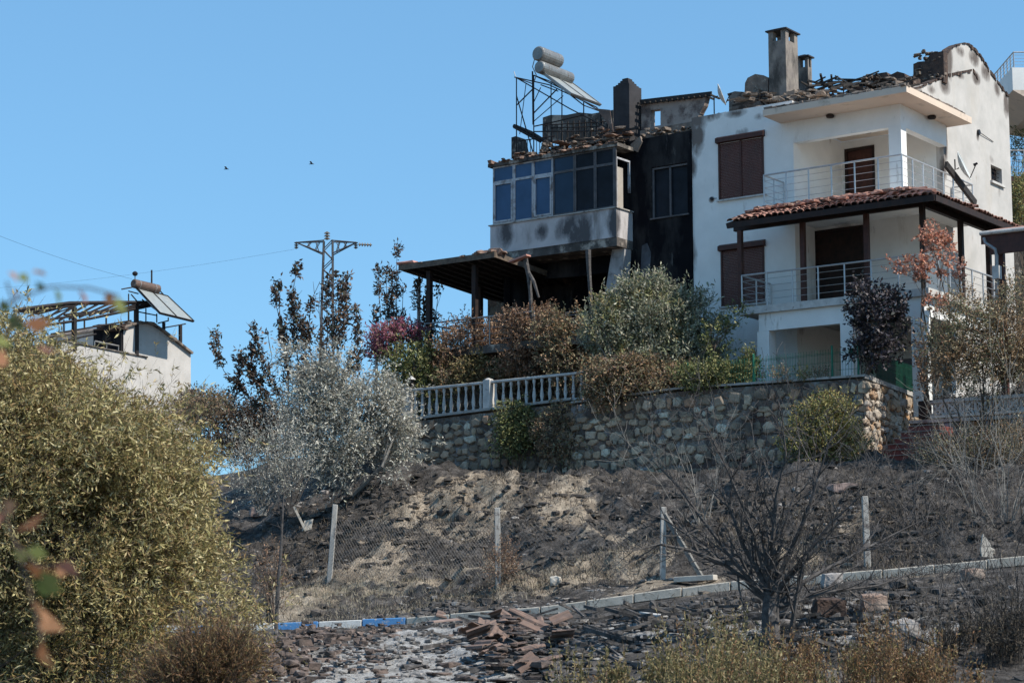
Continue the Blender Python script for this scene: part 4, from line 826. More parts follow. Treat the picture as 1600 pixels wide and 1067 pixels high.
for a_, b_ in ((q0, q1),):
    rl_.tube([a_ + up * .75, b_ + up * .7], .02, 6); n_ = 12
    for k in range(n_ + 1): p_ = a_.lerp(b_, k / n_); rl_.tube([p_, p_ + up * .72], .012, 5)
a_, b_ = pv(848, 196, 2.2), pv(956, 190, 2.2)
rl_.tube([a_, b_], .02, 6); rl_.tube([a_ - up * .6, b_ - up * .6], .02, 6)
for k in range(15): p_ = a_.lerp(b_, k / 14); rl_.tube([p_, p_ - up * .6], .012, 5)
rl_.build('roof_railing', M['black_metal'], bh)
# solar water heater on the burnt house
sh = thing('solar_heater', 'solar water heater with two grey tanks on a tall black frame over the burnt bay', 'solar heater', W(ub0 + 2, .6, ztp + .2))
VS = .5
mb = MB(); up = Vector((0, 0, 1))
def pp(x, y, v=VS): return pv(x, y, v)
T = lambda *pts, r=.022: mb.tube([pp(*q) for q in pts], r, 6)
T((807, 122), (807, 246)); T((834, 118), (834, 243)); T((832, 112), (833, 195), r=.03); T((804, 121, .5), (858, 133), (932, 168), (956, 196))
T((834, 118), (880, 140), (912, 165), (912, 182)); T((807, 122), (890, 170), (958, 205)); T((807, 165), (834, 138)); T((834, 177), (870, 140)); T((807, 150), (834, 243)); T((822, 130), (812, 210), r=.015)
T((878, 138), (878, 187)); T((912, 160), (912, 182)); T((803, 199), (845, 222), r=.045); T((834, 198), (870, 190), (912, 180)); T((834, 206), (945, 205)); T((880, 150), (834, 190), r=.015); T((845, 137), (834, 160), r=.015)
for a_, b_ in (((834, 118), (849, 112)), ((880, 140), (896, 133)), ((912, 165), (928, 160)), ((807, 122), (822, 116)), ((845, 133), (862, 128))):
    A_ = pp(*a_); mb.tube([A_, A_ + V * 1.0], .02, 5)
A_ = pp(834, 118) + V * 1.0; B_ = pp(912, 165) + V * 1.0; mb.tube([A_, B_], .02, 6); mb.tube([A_, A_ - up * 2.1], .02, 6); mb.tube([B_, B_ - up * .9], .02, 6); mb.tube([A_ - up * 1.6, B_ - up * .5], .018, 6)
mb.build('stand', M['black_metal'], sh)
def tank(a_, b_, r, mat_, par):
    mb = MB(); a_ = Vector(a_); b_ = Vector(b_); d = (b_ - a_).normalized()
    mb.tube([a_ - d * .03, a_, a_ + d * .01, b_ - d * .01, b_, b_ + d * .03], [r * .82, r * .97, r, r, r * .97, r * .82], 20); o = mb.build('tank', mat_, par); 
    mb = MB()
    for f in (.18, .82): mb = MB(); c_ = a_.lerp(b_, f); mb.tube([c_ - d * .015, c_ + d * .015], r * 1.02, 20, cap=True); mb.build('band', M['steel_dull'], o)
    return o
TD = (U * .8 - V * .32).normalized()
def tankpx(x0, y0, x1, y1, v, r, par, m_):
    a_ = pv(x0, y0, v); b_ = pv(x1, y1, v - .45); tank(a_, b_, r, m_, par)
a_ = pv(841, 84, .2); tank(a_, a_ + V * 1.15, .25, M['tank'], sh); a_ = pv(843, 105, .2); tank(a_, a_ + V * 1.75, .215, M['tank'], sh)
mb = MB(); a_ = pp(848, 113, .35); b_ = a_ + V * 1.75; c_ = b_ + U * 1.15 - up * .92; d_ = a_ + (c_ - b_)
nrm = (b_ - a_).cross(d_ - a_).normalized(); 
if nrm.z < 0: nrm = -nrm
mb.hexa([q - nrm * .07 for q in (a_, b_, c_, d_)] + [q for q in (a_, b_, c_, d_)]); col_ = mb.build('collector', M['collector'], sh)
mb = MB()
for p0_, p1_ in ((a_, b_), (b_, c_), (c_, d_), (d_, a_), (a_.lerp(b_, .5), d_.lerp(c_, .5))): mb.beam(p0_ + nrm * .005, p1_ + nrm * .005, .035, .05, nrm)
mb.build('frame', M['steel_dull'], col_)
mb = MB(); a_, b_, c_ = pp(932, 170, .1), pp(953, 172, .1), pp(958, 206, .1); mb.prism([a_, b_, c_], V * .02); tag(mb.build('hanging_panel', M['tank_rust'], sh), 'rusty torn sheet')
mb = MB(); mb.tube([pp(836, 90), pp(832, 105), pp(838, 118), pp(834, 130)], .018, 6); mb.tube([pp(803, 112), pp(807, 125)], .012, 5); mb.build('pipe', M['steel_dull'], sh)
# pergola roof on the left of the burnt house
ZP = 12.25; pa, pb, pc = to_h(pz(628, 419, ZP)), to_h(pz(769, 397, ZP)), to_h(pz(820, 479, ZP))
print('pergola', pa, pb, pc)
pg = thing('pergola', 'scorched terrace pergola with dark boarded roof to the left of the burnt house', 'pergola', W(pa[0] + 1, pa[1] + .5, 8))
vp0 = (pa[1] + pb[1]) / 2; up0, up1, vp1 = pa[0], pb[0], pc[1]
DP = .62
mb = MB(); mb.hexa([W(up0, vp0, ZP), W(up1, vp0, ZP), W(up1, vp1, ZP - DP), W(up0, vp1, ZP - DP), W(up0, vp0, ZP + .05), W(up1, vp0, ZP + .05), W(up1, vp1, ZP - DP + .05), W(up0, vp1, ZP - DP + .05)]); mb.build('roof_boards', M['char'], pg)
mb = MB(); mb.hb(up0 - .03, up1 + .02, vp0 - .03, vp0 - .001, ZP - .1, ZP + .09); mb.beam(W(up1 + .02, vp0, ZP), W(up1 + .02, vp1, ZP - DP), .03, .18); mb.beam(W(up0 - .02, vp0, ZP), W(up0 - .02, vp1, ZP - DP), .03, .16); mb.build('fascia', mat('scorched fascia', (.16, .12, .09), (.07, .055, .045), 5, .9, bumps=.3), pg)
mb = MB(); rubble(mb, lambda: W(random.uniform(up0, up1), random.uniform(vp0, vp0 + .5), ZP + .07), 60, .08, .2, .5); rubble(mb, lambda: W(up1 - random.uniform(0, .8), vp0 + random.uniform(0, .6), ZP + .12), 30, .1, .25, .7); mb.build('broken_tiles', M['tile_burnt'], pg)
mb = MB(); c_ = W(up0 + .25, vp0 + .1, ZP + .14); mb.rock(c_, .7, .3, .08, -.6, .1); PT = mat('pale red tile', (.50, .25, .2), (.40, .2, .16), 5, bumps=.3); mb.build('fallen_tile', PT, pg); mb = MB(); c_ = pv(812, 402, vp0 + .3); mb.beam(c_ - U * .35 - up * .12, c_ + U * .35 + up * .02, .25, .05); mb.build('fallen_tile', PT, pg)
mb = MB()
for k in range(9): u_ = up0 + .3 + (up1 - up0 - .6) * k / 8; mb.beam(W(u_, vp0 + .05, ZP - .06), W(u_, vp1 - .05, ZP - DP - .055), .06, .10)
mb.build('rafters', M['char'], pg)
vq = vp0 + .45; zte = to_h(pv(700, 503, vq))[2]; ZT = zte - .95
print('terrace z', ZT, 'vq', vq)
for x, v_ in ((671, vq), (742, vq + .0), (750, vq + 2.6), (657, vq + .9)):
    if x == 657: continue
    u_ = to_h(pv(x, 480, v_))[0]; mb = MB(); mb.hb(u_ - .08, u_ + .08, v_ - .08, v_ + .08, ZT - .6, ZP - .12 - DP * (v_ - vp0) / (vp1 - vp0)); mb.build('post', M['brown_dark'], pg)
for pts in (((820, 402), (826, 430), (829, 460), (832, 520)), ((919, 391), (920, 420), (922, 450), (926, 520))):
    mb = MB(); mb.tube([pv(x, y, vq) for x, y in pts], [.10, .08, .07, .08], 6); o = mb.build('burnt_post', M['bark'], pg)
mb = MB(); mb.tube([pv(826, 425, vq), pv(834, 440, vq - .1), pv(842, 465, vq - .1)], [.05, .06, .035], 6); mb.build('splintered_brace', M['bark'], pg)
mb = MB(); mb.hb(up0 + .7, ub1, vp0 + .2, VK + .2, ZT - .25, ZT); mb.hb(up0 + .7, up1 + 1.2, VK + .2, vp1, ZT - .25, ZT); mb.build('terrace_floor', M['soot_mid'], pg)
railing(pg, [XY(to_h(pv(667, 505, vq))[0], vp1 - 1), XY(to_h(pv(667, 505, vq))[0], vq - .1), XY(to_h(pv(838, 480, vq))[0], vq - .1)], ZT, .95, .95, M['steel_dull'])
ft = thing('chair', 'blackened metal chair frame on the terrace between the two burnt posts', 'chair', pv(888, 505, vq + .5))
c_ = pv(888, 500, vq + .5); hu, hv, hz = to_h(c_)
mb = MB(); [mb.tube([W(hu + a * .25, hv + b * .22, ZT), W(hu + a * .25, hv + b * .22, ZT + (.95 if b > 0 else .62))], .018, 6) for a in (-1, 1) for b in (-1, 1)]; mb.build('legs', M['steel_dull'], ft)
mb = MB(); mb.hb(hu - .25, hu + .25, hv - .22, hv + .22, ZT + .42, ZT + .45); mb.build('seat', M['black_metal'], ft)
mb = MB(); [mb.tube([W(hu - .25, hv + .22, ZT + z_), W(hu + .25, hv + .22, ZT + z_)], .015, 6) for z_ in (.65, .75, .85, .95)]; mb.build('backrest', M['steel_dull'], ft)
# buildings at the right edge
nb = thing('house', 'neighbouring house with brown eaves and a grey downpipe at the right edge', 'house', W(4, 2, ZB))
vn = .0; a_ = to_h(pv(1533, 364, -1.2))
mb = MB(); A_, B_ = pv(1533, 366, -1.2), pv(1680, 350, -1.2); mb.hexa([A_, B_, B_ + V * 1.0 + up * .25, A_ + V * 1.0 + up * .25] + [q + up * .06 for q in (A_, B_, B_ + V * 1.0 + up * .25, A_ + V * 1.0 + up * .25)]); mb.build('roof', M['tile'], nb)
mb = MB(); mb.beam(A_ - up * .14, B_ - up * .14, .05, .30); mb.beam(A_ - up * .45 + U * .25, B_ - up * .45, .1, .3); mb.build('fascia', M['brown'], nb)
mb = MB(); mb.tube([A_ - V * .08, B_ - V * .08], .06, 8); mb.build('gutter', M['whitewash'], nb)
mb = MB(); mb.tube([pv(1537, 372, -1.25), pv(1540, 380, -1.25), pv(1555, 390, -1.25), pv(1557, 400, -1.25), pv(1558, 520, -1.25)], .05, 8); mb.build('downpipe', M['steel_dull'], nb)
mb = MB(); c_ = to_h(pv(1560, 428, -1.3)); mb.hb(c_[0] - .09, c_[0] + .1, -1.5, -1.31, c_[2] - .16, c_[2] + .2); mb.build('meter_box', M['whitewash'], nb)
mb = MB(); u0 = to_h(pv(1566, 420, -.6))[0]; mb.hb(u0, u0 + 5, 4.0, 4.4, ZB - 1, to_h(A_)[2] + .3); mb.build('wall', mat('dark brown wall', (.045, .03, .025), (.03, .022, .02), 2, bumps=.2), nb)
mb = MB(); mb.hb(u0 - .08, u0 + .1, -.75, -.601, ZB - 1, to_h(A_)[2] - .25); mb.build('post', M['brown'], nb)
n2 = thing('house', 'grey balcony corner of a taller house at the top right edge', 'house', at(1640, 600, 82))
A_ = at(1583, 150, 80)
def wb(mb_, x0, x1, y0, y1, z0, z1): mb_.hexa([(x0, y0, z0), (x1, y0, z0), (x1, y1, z0), (x0, y1, z0), (x0, y0, z1), (x1, y0, z1), (x1, y1, z1), (x0, y1, z1)])
zb_, zt_ = at(1583, 141, 80).z, at(1583, 106, 80).z
mb = MB(); wb(mb, A_.x, A_.x + 5, 80, 86, zb_, zt_); mb.build('balcony', M['plaster'], n2)
mb = MB(); wb(mb, A_.x + 5.2, A_.x + 9, 81.5, 92, 4, zt_ + 4); mb.build('wall', M['plaster'], n2)
mb = MB(); mb.prism([(A_.x, 80, zb_ - .003), (A_.x + 5, 80, zb_ - .003), (A_.x + 5, 80, zb_ - 1.2), (A_.x + 1, 80, zb_ - .6)], (0, 5, 0)); mb.build('soffit', M['soffit'], n2)
o_ = railing(n2, [Vector((A_.x + .1, 85, 0)), Vector((A_.x + .1, 80.1, 0)), Vector((A_.x + 4, 80.1, 0))], zt_, at(1583, 81, 80).z - zt_, .55, M['steel_dull'])
n3 = thing('shed', 'brown shed roof with a metal handrail seen just right of the sunlit side wall', 'shed', at(1600, 520, 72))
A_ = at(1577, 276, 72)
mb = MB(); wb(mb, A_.x - 2, A_.x + 8, 72, 77, 6, A_.z - .25); mb.build('wall', M['soot_mid'], n3); mb = MB(); wb(mb, A_.x - 2.2, A_.x + 8, 71.7, 77, A_.z - .247, A_.z - .05); mb.build('roof', M['brown'], n3)
railing(n3, [Vector((A_.x - 1.5, 72, 0)), Vector((A_.x + 6, 72, 0))], A_.z - .05, 1.0, .7, M['steel_dull'])
for o in bpy.data.objects:
    if o.name.split('.')[0] in ('roof_rubble', 'burnt_timbers', 'fallen_roof_tiles', 'slab_edge_rubble', 'loose_tiles', 'broken_tiles'): o['kind'] = 'stuff'
# ------------------------------------------------------------------ plants
def unit(a): return a / np.maximum(np.linalg.norm(a, axis=-1, keepdims=True), 1e-9)
def leaves(P, D, L, Wd, fold=0.0):           # P base points, D directions, L lengths, Wd widths -> diamond quads
    n = len(P); r = unit(rng.normal(size=(n, 3))); s = unit(np.cross(D, r)); L = np.broadcast_to(L, n)[:, None]; Wd = np.broadcast_to(Wd, n)[:, None]
    up = np.cross(s, D) * Wd * .35
    return np.stack([P, P + D * L * .45 + s * Wd / 2 + up, P + D * L, P + D * L * .45 - s * Wd / 2 + up], 1)
def cloud(center, rad, n, shell=.45):        # points in an ellipsoid with more towards the outside
    d = unit(rng.normal(size=(n, 3))); r = rng.random(n)[:, None] ** shell; o_ = rng.uniform(0, 50)
    lump = 1 + 1.7 * fbm(d[:, 0] * 2.2 + o_, d[:, 2] * 2.2 + d[:, 1] * 1.7 + o_, 61, 3); r = r * lump[:, None] * np.where(rng.random(n) < .11, 1.33, 1.)[:, None]
    return np.array(center) + d * r * np.array(rad), d
def sprays(P, D, k, slen, L, Wd, spread=.8, droop=0., jit=.3):
    n = len(P); t = np.tile(np.arange(1, k + 1) / k, n)[:, None]; PP = np.repeat(P, k, 0); DD = np.repeat(D, k, 0)
    sl = np.repeat(slen * rng.uniform(.6, 1.3, n), k)[:, None]
    pos = PP + DD * t * sl; pos[:, 2] -= (droop * sl[:, 0] * t[:, 0] ** 2)
    dr = DD * .7 + rng.normal(size=DD.shape) * spread; dr[:, 2] -= droop * t[:, 0] * .8; dr = unit(dr)
    return leaves(pos, dr, L * rng.uniform(.45, 1.45, n * k), Wd * rng.uniform(.6, 1.35, n * k))
def twig_quads(P, D, slen, w_):              # thin stems of the sprays as slim strips
    n = len(P); s = unit(np.cross(D, unit(rng.normal(size=(n, 3))))) * w_ / 2; E_ = P + D * np.broadcast_to(slen, n)[:, None]
    return np.stack([P - s, P + s, E_ + s * .4, E_ - s * .4], 1)
def px_blob(px, py, rx, ry, Yd, dy=None):
    c = at(px, py, Yd); return (np.array(c), np.array((rx / F * Yd, (dy if dy else rx / F * Yd * .8), ry / F * Yd)))
def shrub(name, label, cat, blobs, Yd, n, k, slen, L, Wd, leafm, barkm, up=.6, spread=.8, droop=0., shell=.4, stems=5, base=None, stemr=.03, group=None, dy=None, gap=.0, bare=None, tw=.006, stems_name='branches'):
    B = [px_blob(*b, Yd, dy) for b in blobs]; vol = np.array([b[1][0] * b[1][2] for b in B]); cnt = (vol / vol.sum() * n).astype(int) + 1
    Ps, Ds = [], []
    for (c, r), m_ in zip(B, cnt):
        p, d = cloud(c, r, m_, shell); Ps.append(p); Ds.append(unit(d * .7 + rng.normal(size=d.shape) * .35 + np.array((0, 0, up))))
    P = np.concatenate(Ps); D = np.concatenate(Ds)
    if gap:
        q = fbm(P[:, 0] * 1.3 + P[:, 1], P[:, 2] * 1.6 + P[:, 1] * .7, 77, 3); keep = q > -.22 + gap * .4; P, D = P[keep], D[keep]
    cx, cy = float(np.mean([b[0][0] for b in B])), Yd
    if base is None: bz = gz(cx, cy); base = (cx, cy, bz)
    elif len(base) == 2: g_ = at(base[0], base[1], Yd); base = (g_.x, Yd, g_.z)
    t_ = thing(name, label, cat, base, group)
    mb = MB(); b0_ = Vector(base)
    for i in range(stems):
        c, r = B[i % len(B)]; e = Vector(c + r * rng.uniform(-.6, .6, 3)); a = b0_ + Vector((rng.uniform(-.1, .1), rng.uniform(-.1, .1), -.1)); mid = a.lerp(e, .5) + Vector(rng.normal(size=3) * .08 * (e - a).length)
        rr_ = stemr * rng.uniform(.7, 1.2); pts = [a, a.lerp(mid, .5) + Vector(rng.normal(size=3) * .03), mid, mid.lerp(e, .5) + Vector(rng.normal(size=3) * .04), e]; mb.tube(pts, [rr_, rr_ * .85, rr_ * .65, rr_ * .4, rr_ * .15], 6)
        for j in range(4):
            s_ = pts[2 + j % 2]; e2 = Vector(c + r * rng.uniform(-.85, .85, 3)); mb.tube([s_, s_.lerp(e2, .5) + Vector(rng.normal(size=3) * .05), e2], [rr_ * .45, rr_ * .25, rr_ * .08], 4)
    mb.build('trunk' if cat == 'tree' else 'stem', barkm, t_)
    tq = twig_quads(P, D, slen, tw)
    quads_mesh('twigs', tq, barkm, t_)
    if L: 
        o = quads_mesh('crown' if cat == 'tree' else 'foliage', sprays(P, D, k, slen, L, Wd, spread, droop), leafm, t_); return t_, o
    return t_, None
LM = {}
LM['olive'] = leafmat('yellowing willow leaves', [(0.36, 0.304, 0.126), (0.504, 0.433, 0.2), (0.264, 0.222, 0.084), (0.72, 0.62, 0.357), (0.144, 0.135, 0.0525), (0.432, 0.339, 0.168), (0.336, 0.222, 0.105), (0.204, 0.187, 0.0735), (0.6, 0.515, 0.252)], .3,
    patch=(.55, .50, .62, [(0.3, 0.188, 0.075), (0.25, 0.225, 0.075), (0.375, 0.25, 0.1), (0.188, 0.125, 0.05), (0.413, 0.35, 0.138)]))
LM['rust'] = leafmat('rust brown leaves', [(0.313, 0.178, 0.115), (0.394, 0.237, 0.149), (0.209, 0.121, 0.0842), (0.268, 0.185, 0.122), (0.454, 0.308, 0.193), (0.147, 0.0941, 0.0681)], .25)
LM['rust_g'] = leafmat('autumn mixed leaves', [(0.34, 0.225, 0.13), (0.234, 0.224, 0.129), (0.313, 0.26, 0.155), (0.178, 0.178, 0.104), (0.404, 0.246, 0.141), (0.142, 0.115, 0.079), (0.277, 0.193, 0.151)], .25)
LM['grey'] = leafmat('scorched grey leaves', [(.44, .43, .37), (.56, .54, .47), (.31, .30, .26), (.38, .385, .30), (.21, .20, .175), (.66, .63, .55), (.36, .33, .28)], .2)
LM['greygreen'] = leafmat('grey green leaves', [(0.29, 0.304, 0.217), (0.377, 0.377, 0.275), (0.189, 0.203, 0.131), (0.478, 0.45, 0.348), (0.246, 0.275, 0.16), (0.319, 0.29, 0.217), (0.131, 0.145, 0.087)], .2,
    patch=(.9, .55, .62, [(0.29, 0.275, 0.116), (0.377, 0.275, 0.131), (0.217, 0.232, 0.102), (0.174, 0.189, 0.087)]))
LM['char'] = leafmat('charred brown leaves', [(0.0688, 0.05, 0.04), (0.0938, 0.065, 0.05), (0.0438, 0.035, 0.0325), (0.125, 0.0875, 0.0625), (0.0562, 0.0625, 0.0375), (0.175, 0.112, 0.075)], .12)
LM['green'] = leafmat('dark green leaves', [(0.119, 0.145, 0.051), (0.17, 0.196, 0.068), (0.085, 0.102, 0.0425), (0.255, 0.255, 0.102), (0.34, 0.306, 0.136), (0.0595, 0.0765, 0.034)], .2)
LM['greeny'] = leafmat('yellow green leaves', [(0.238, 0.238, 0.084), (0.322, 0.294, 0.112), (0.154, 0.168, 0.063), (0.392, 0.336, 0.126), (0.112, 0.126, 0.056), (0.308, 0.196, 0.084)], .25)
LM['magenta'] = leafmat('magenta flowers', [(0.383, 0.127, 0.183), (0.461, 0.189, 0.253), (0.309, 0.0931, 0.157), (0.376, 0.216, 0.2), (0.247, 0.167, 0.119)], .35)
LM['salmon'] = leafmat('salmon flowers', [(0.62, 0.27, 0.18), (0.7, 0.38, 0.26), (0.5, 0.2, 0.13), (0.58, 0.34, 0.28), (0.4, 0.22, 0.14)], .3)
LM['vine'] = leafmat('dark vine leaves', [(0.026, 0.0234, 0.0364), (0.039, 0.0338, 0.0442), (0.065, 0.0546, 0.065), (0.0234, 0.0286, 0.0234), (0.117, 0.0975, 0.0975)], .1)
LM['drygreen'] = leafmat('scorched bush leaves', [(0.21, 0.21, 0.12), (0.285, 0.262, 0.15), (0.15, 0.135, 0.0825), (0.36, 0.24, 0.135), (0.42, 0.375, 0.255), (0.112, 0.128, 0.06), (0.3, 0.165, 0.105)], .2,
    patch=(.7, .48, .58, [(0.33, 0.195, 0.105), (0.42, 0.285, 0.165), (0.21, 0.135, 0.075), (0.255, 0.195, 0.12)]))
LM['weed'] = leafmat('dry weeds', [(0.221, 0.182, 0.078), (0.169, 0.156, 0.065), (0.312, 0.26, 0.13), (0.117, 0.104, 0.0455), (0.208, 0.143, 0.0715), (0.26, 0.195, 0.104)], .25)
LM['weedred'] = leafmat('russet weeds', [(0.221, 0.117, 0.0585), (0.286, 0.169, 0.078), (0.169, 0.104, 0.052), (0.26, 0.208, 0.091), (0.117, 0.0715, 0.0455)], .25)
LM['pale'] = leafmat('pale dry stalks', [(.36, .31, .22), (.28, .24, .17), (.22, .19, .14), (.42, .37, .28)], .1)
LM['near'] = leafmat('near leaves', [(.30, .13, .06), (.22, .24, .07), (.40, .20, .10), (.16, .20, .06), (.34, .16, .12)], .35)
GR, BR, BK = M['bark_grey'], M['bark_brown'], M['bark']
# big willow-like bush at the left
shrub('willow_bush', 'huge yellow-olive bush of narrow leaves filling the left side of the picture', 'bush',
    [(95, 840, 215, 230), (-60, 740, 200, 200), (220, 800, 105, 145), (60, 680, 140, 125), (200, 715, 110, 80), (295, 915, 72, 145), (180, 990, 180, 140), (-20, 980, 170, 150), (15, 600, 80, 60), (262, 780, 55, 85), (300, 715, 22, 40), (110, 625, 80, 45), (215, 665, 65, 40), (365, 975, 22, 55), (0, 540, 55, 45), (130, 700, 190, 70), (60, 580, 45, 30)],
    26, 30000, 9, .34, .085, .019, LM['olive'], BR, up=.25, spread=.75, droop=.5, shell=.42, stems=9, base=(90, 1110), stemr=.05, dy=1.8, gap=.30)
shrub('broom_bush', 'feathery russet brown bush at the bottom edge beside the willow bush', 'bush', [(325, 1045, 62, 50), (280, 1075, 60, 40), (365, 1045, 28, 35)], 21, 1900, 9, .30, .06, .009, LM['weedred'], BR, up=.7, spread=.35, shell=.5, base=(310, 1110))
shrub('rusty_weed', 'small orange-brown dead bush right of the willow bush, by the thin sapling', 'bush', [(425, 905, 16, 45)], 44, 170, 6, .25, .05, .02, LM['rust'], BR, up=1, spread=.4, base=(425, 965))
# scorched grey tree and neighbours
shrub('scorched_tree', 'pale grey ash-leaved tree in front of the charred fruit trees', 'tree', [(560, 640, 75, 70), (520, 690, 70, 60), (600, 690, 50, 55), (500, 600, 40, 50), (615, 640, 30, 50), (540, 715, 70, 25), (470, 640, 30, 40), (560, 570, 50, 25), (455, 560, 25, 18)], 59, 5600, 7, .42, .12, .036, LM['grey'], GR, up=.35, spread=.7, droop=.25, shell=.4, stems=8, base=(545, 768), stemr=.07, gap=.25)
shrub('scorched_shrub', 'low pale grey leafless-looking shrub between the willow bush and the grey tree', 'bush', [(390, 715, 40, 50), (440, 705, 35, 50), (385, 765, 35, 35), (455, 745, 40, 35), (420, 770, 40, 20)], 56, 900, 5, .5, .09, .022, LM['grey'], GR, up=.9, spread=.5, shell=.6, stems=18, base=(410, 800), stemr=.035)
shrub('dark_shrub', 'dark brown green-topped shrub on the skyline left of the charred fruit trees', 'bush', [(350, 655, 55, 32), (315, 645, 40, 22), (400, 665, 40, 34), (300, 630, 20, 14), (440, 680, 40, 35), (380, 700, 60, 25)], 66, 2600, 6, .35, .12, .045, LM['char'], BR, up=.5, base=(360, 705))
shrub('olive_shrub', 'sunlit olive brown shrub poking above the willow bush beneath the pale left house', 'bush', [(325, 630, 30, 14), (300, 650, 40, 20)], 60, 420, 6, .3, .10, .03, LM['rust_g'], BR, up=.6, base=(320, 700))
# charred fruit trees: upright branches hung with dead leaves
def fruit_tree(label, base, Yd, branches, leafm, rad=.17, dens=175, L=.17, Wd=.075):
    b = at(*base, Yd); b.z = min(b.z, gz(b.x, b.y)); t_ = thing('charred_tree', label, 'tree', b); mb = MB(); Q = []
    for br in branches:
        dy = rng.uniform(-.9, .9); pts = [b] + [at(x, y, Yd + dy * (i + 1) / len(br)) for i, (x, y) in enumerate(br)]
        n = len(pts); mb.tube(pts, [max(.009, .022 * (1 - i / n)) for i in range(n)], 5)
        A_ = pts[1:]
        for a_, c_ in zip(A_, A_[1:]):
            ln = (c_ - a_).length; m_ = int(ln * dens); tt = rng.random(m_)[:, None]; P = np.array(a_) + tt * np.array(c_ - a_); 
            clump = vnoise(P[:, 2] * 2.6 + dy * 9, P[:, 0] * 2.6, 3); P = P[clump > .36]; m_ = len(P)
            P = P + rng.normal(size=(m_, 3)) * rad * .42; D = unit(rng.normal(size=(m_, 3)) * .6 + np.array((0, 0, -.25)) + np.array((c_ - a_).normalized()) * .5)
            Q.append(leaves(P, D, L * rng.uniform(.6, 1.2, m_), Wd * rng.uniform(.6, 1.1, m_)))
            for _ in range(int(ln * 2)):
                s_ = a_.lerp(c_, random.random()); mb.tube([s_, s_ + Vector((random.uniform(-.3, .3), random.uniform(-.3, .3), random.uniform(.1, .4)))], [.01, .004], 4)
    mb.build('trunk', M['bark'], t_); quads_mesh('crown', np.concatenate(Q), leafm, t_)
fruit_tree('widest charred fruit tree with many dead-leaved upright branches in front of the lattice pylon', (455, 720), 62, [
    [(420, 650), (385, 615), (350, 580), (338, 550), (337, 516)], [(430, 640), (395, 590), (380, 562), (376, 550)], [(440, 620), (415, 580), (402, 540), (395, 508)], [(400, 600), (392, 570), (394, 540)],
    [(450, 600), (445, 530), (432, 480), (428, 436)], [(450, 560), (438, 500), (434, 440)], [(470, 600), (462, 530), (455, 470), (466, 411)], [(480, 580), (470, 510), (455, 455)],
    [(490, 600), (482, 520), (486, 470), (500, 440)], [(500, 600), (504, 540), (498, 480), (500, 455)], [(505, 600), (512, 520), (510, 470), (515, 430)], [(515, 590), (525, 520), (530, 470), (533, 440)],
    [(520, 600), (530, 540), (540, 490), (541, 430)], [(530, 610), (550, 560), (560, 520), (555, 480)], [(545, 610), (560, 560), (568, 530)], [(360, 620), (372, 600), (375, 555)], [(405, 600), (425, 560), (418, 520)], [(470, 620), (478, 560), (474, 490)]], LM['char'])
fruit_tree('narrow charred fruit tree standing against the left posts of the scorched pergola', (625, 640), 68, [
    [(600, 560), (595, 500), (592, 450), (590, 416)], [(605, 560), (605, 490), (603, 420)], [(612, 560), (612, 470), (612, 420)], [(618, 560), (620, 480), (619, 430), (621, 384)],
    [(625, 560), (628, 500), (630, 450)], [(640, 560), (655, 500), (650, 460), (655, 430)], [(650, 560), (662, 500), (668, 450)], [(670, 560), (680, 500), (686, 448)], [(590, 580), (588, 530), (588, 480)], [(640, 570), (645, 520), (640, 490)]], LM['char'], dens=160)
# flowering and brown shrubs of the terrace
shrub('bougainvillea', 'magenta flowering bougainvillea at the left end of the white balustrade', 'flowering shrub', [(600, 535, 26, 18), (625, 520, 34, 16), (650, 530, 15, 14), (592, 552, 18, 12)], 66.6, 700, 7, .22, .075, .06, LM['magenta'], BR, up=.6, base=(640, 640))
shrub('green_shrub', 'dense green shrub under the magenta bougainvillea', 'bush', [(645, 570, 42, 38), (625, 590, 30, 25), (675, 560, 18, 28), (655, 615, 45, 30), (690, 600, 25, 30)], 66, 1000, 6, .28, .12, .055, LM['green'], BR, up=.4, base=(640, 660))
shrub('brown_shrub', 'brown dried shrub below the pergola posts', 'bush', [(735, 530, 48, 30), (715, 555, 38, 30), (700, 580, 26, 25), (770, 540, 25, 30)], 66, 1500, 6, .28, .09, .045, LM['rust'], BR, up=.5, base=(715, 660))
shrub('yellow_shrub', 'small yellow-green shrub behind the middle post of the white balustrade', 'bush', [(745, 580, 30, 22), (725, 595, 18, 16)], 65.4, 480, 6, .25, .10, .05, LM['weed'], BR, up=.5, base=(745, 660))
shrub('rust_shrub', 'tall rust-orange shrub in front of the charred terrace', 'bush', [(825, 520, 38, 38), (845, 500, 30, 20), (815, 565, 32, 30), (860, 530, 25, 25), (800, 500, 14, 14)], 64.6, 1700, 6, .28, .085, .045, LM['rust'], BR, up=.5, base=(825, 650), gap=.15)
shrub('low_shrub', 'low yellowish brown shrub filling the bed between the balustrade and the rust-orange shrub', 'bush', [(790, 590, 50, 22), (850, 590, 45, 25), (700, 600, 25, 18)], 65.6, 1500, 6, .28, .10, .05, LM['rust_g'], BR, up=.5, base=(800, 655), stems=9)
shrub('mixed_shrub', 'faded brown and green shrub between the rust-orange one and the grey-green tree', 'bush', [(890, 530, 28, 35), (880, 560, 40, 40), (920, 580, 30, 20), (860, 515, 25, 25)], 63.6, 1700, 6, .28, .09, .045, LM['rust_g'], BR, up=.5, base=(890, 650))
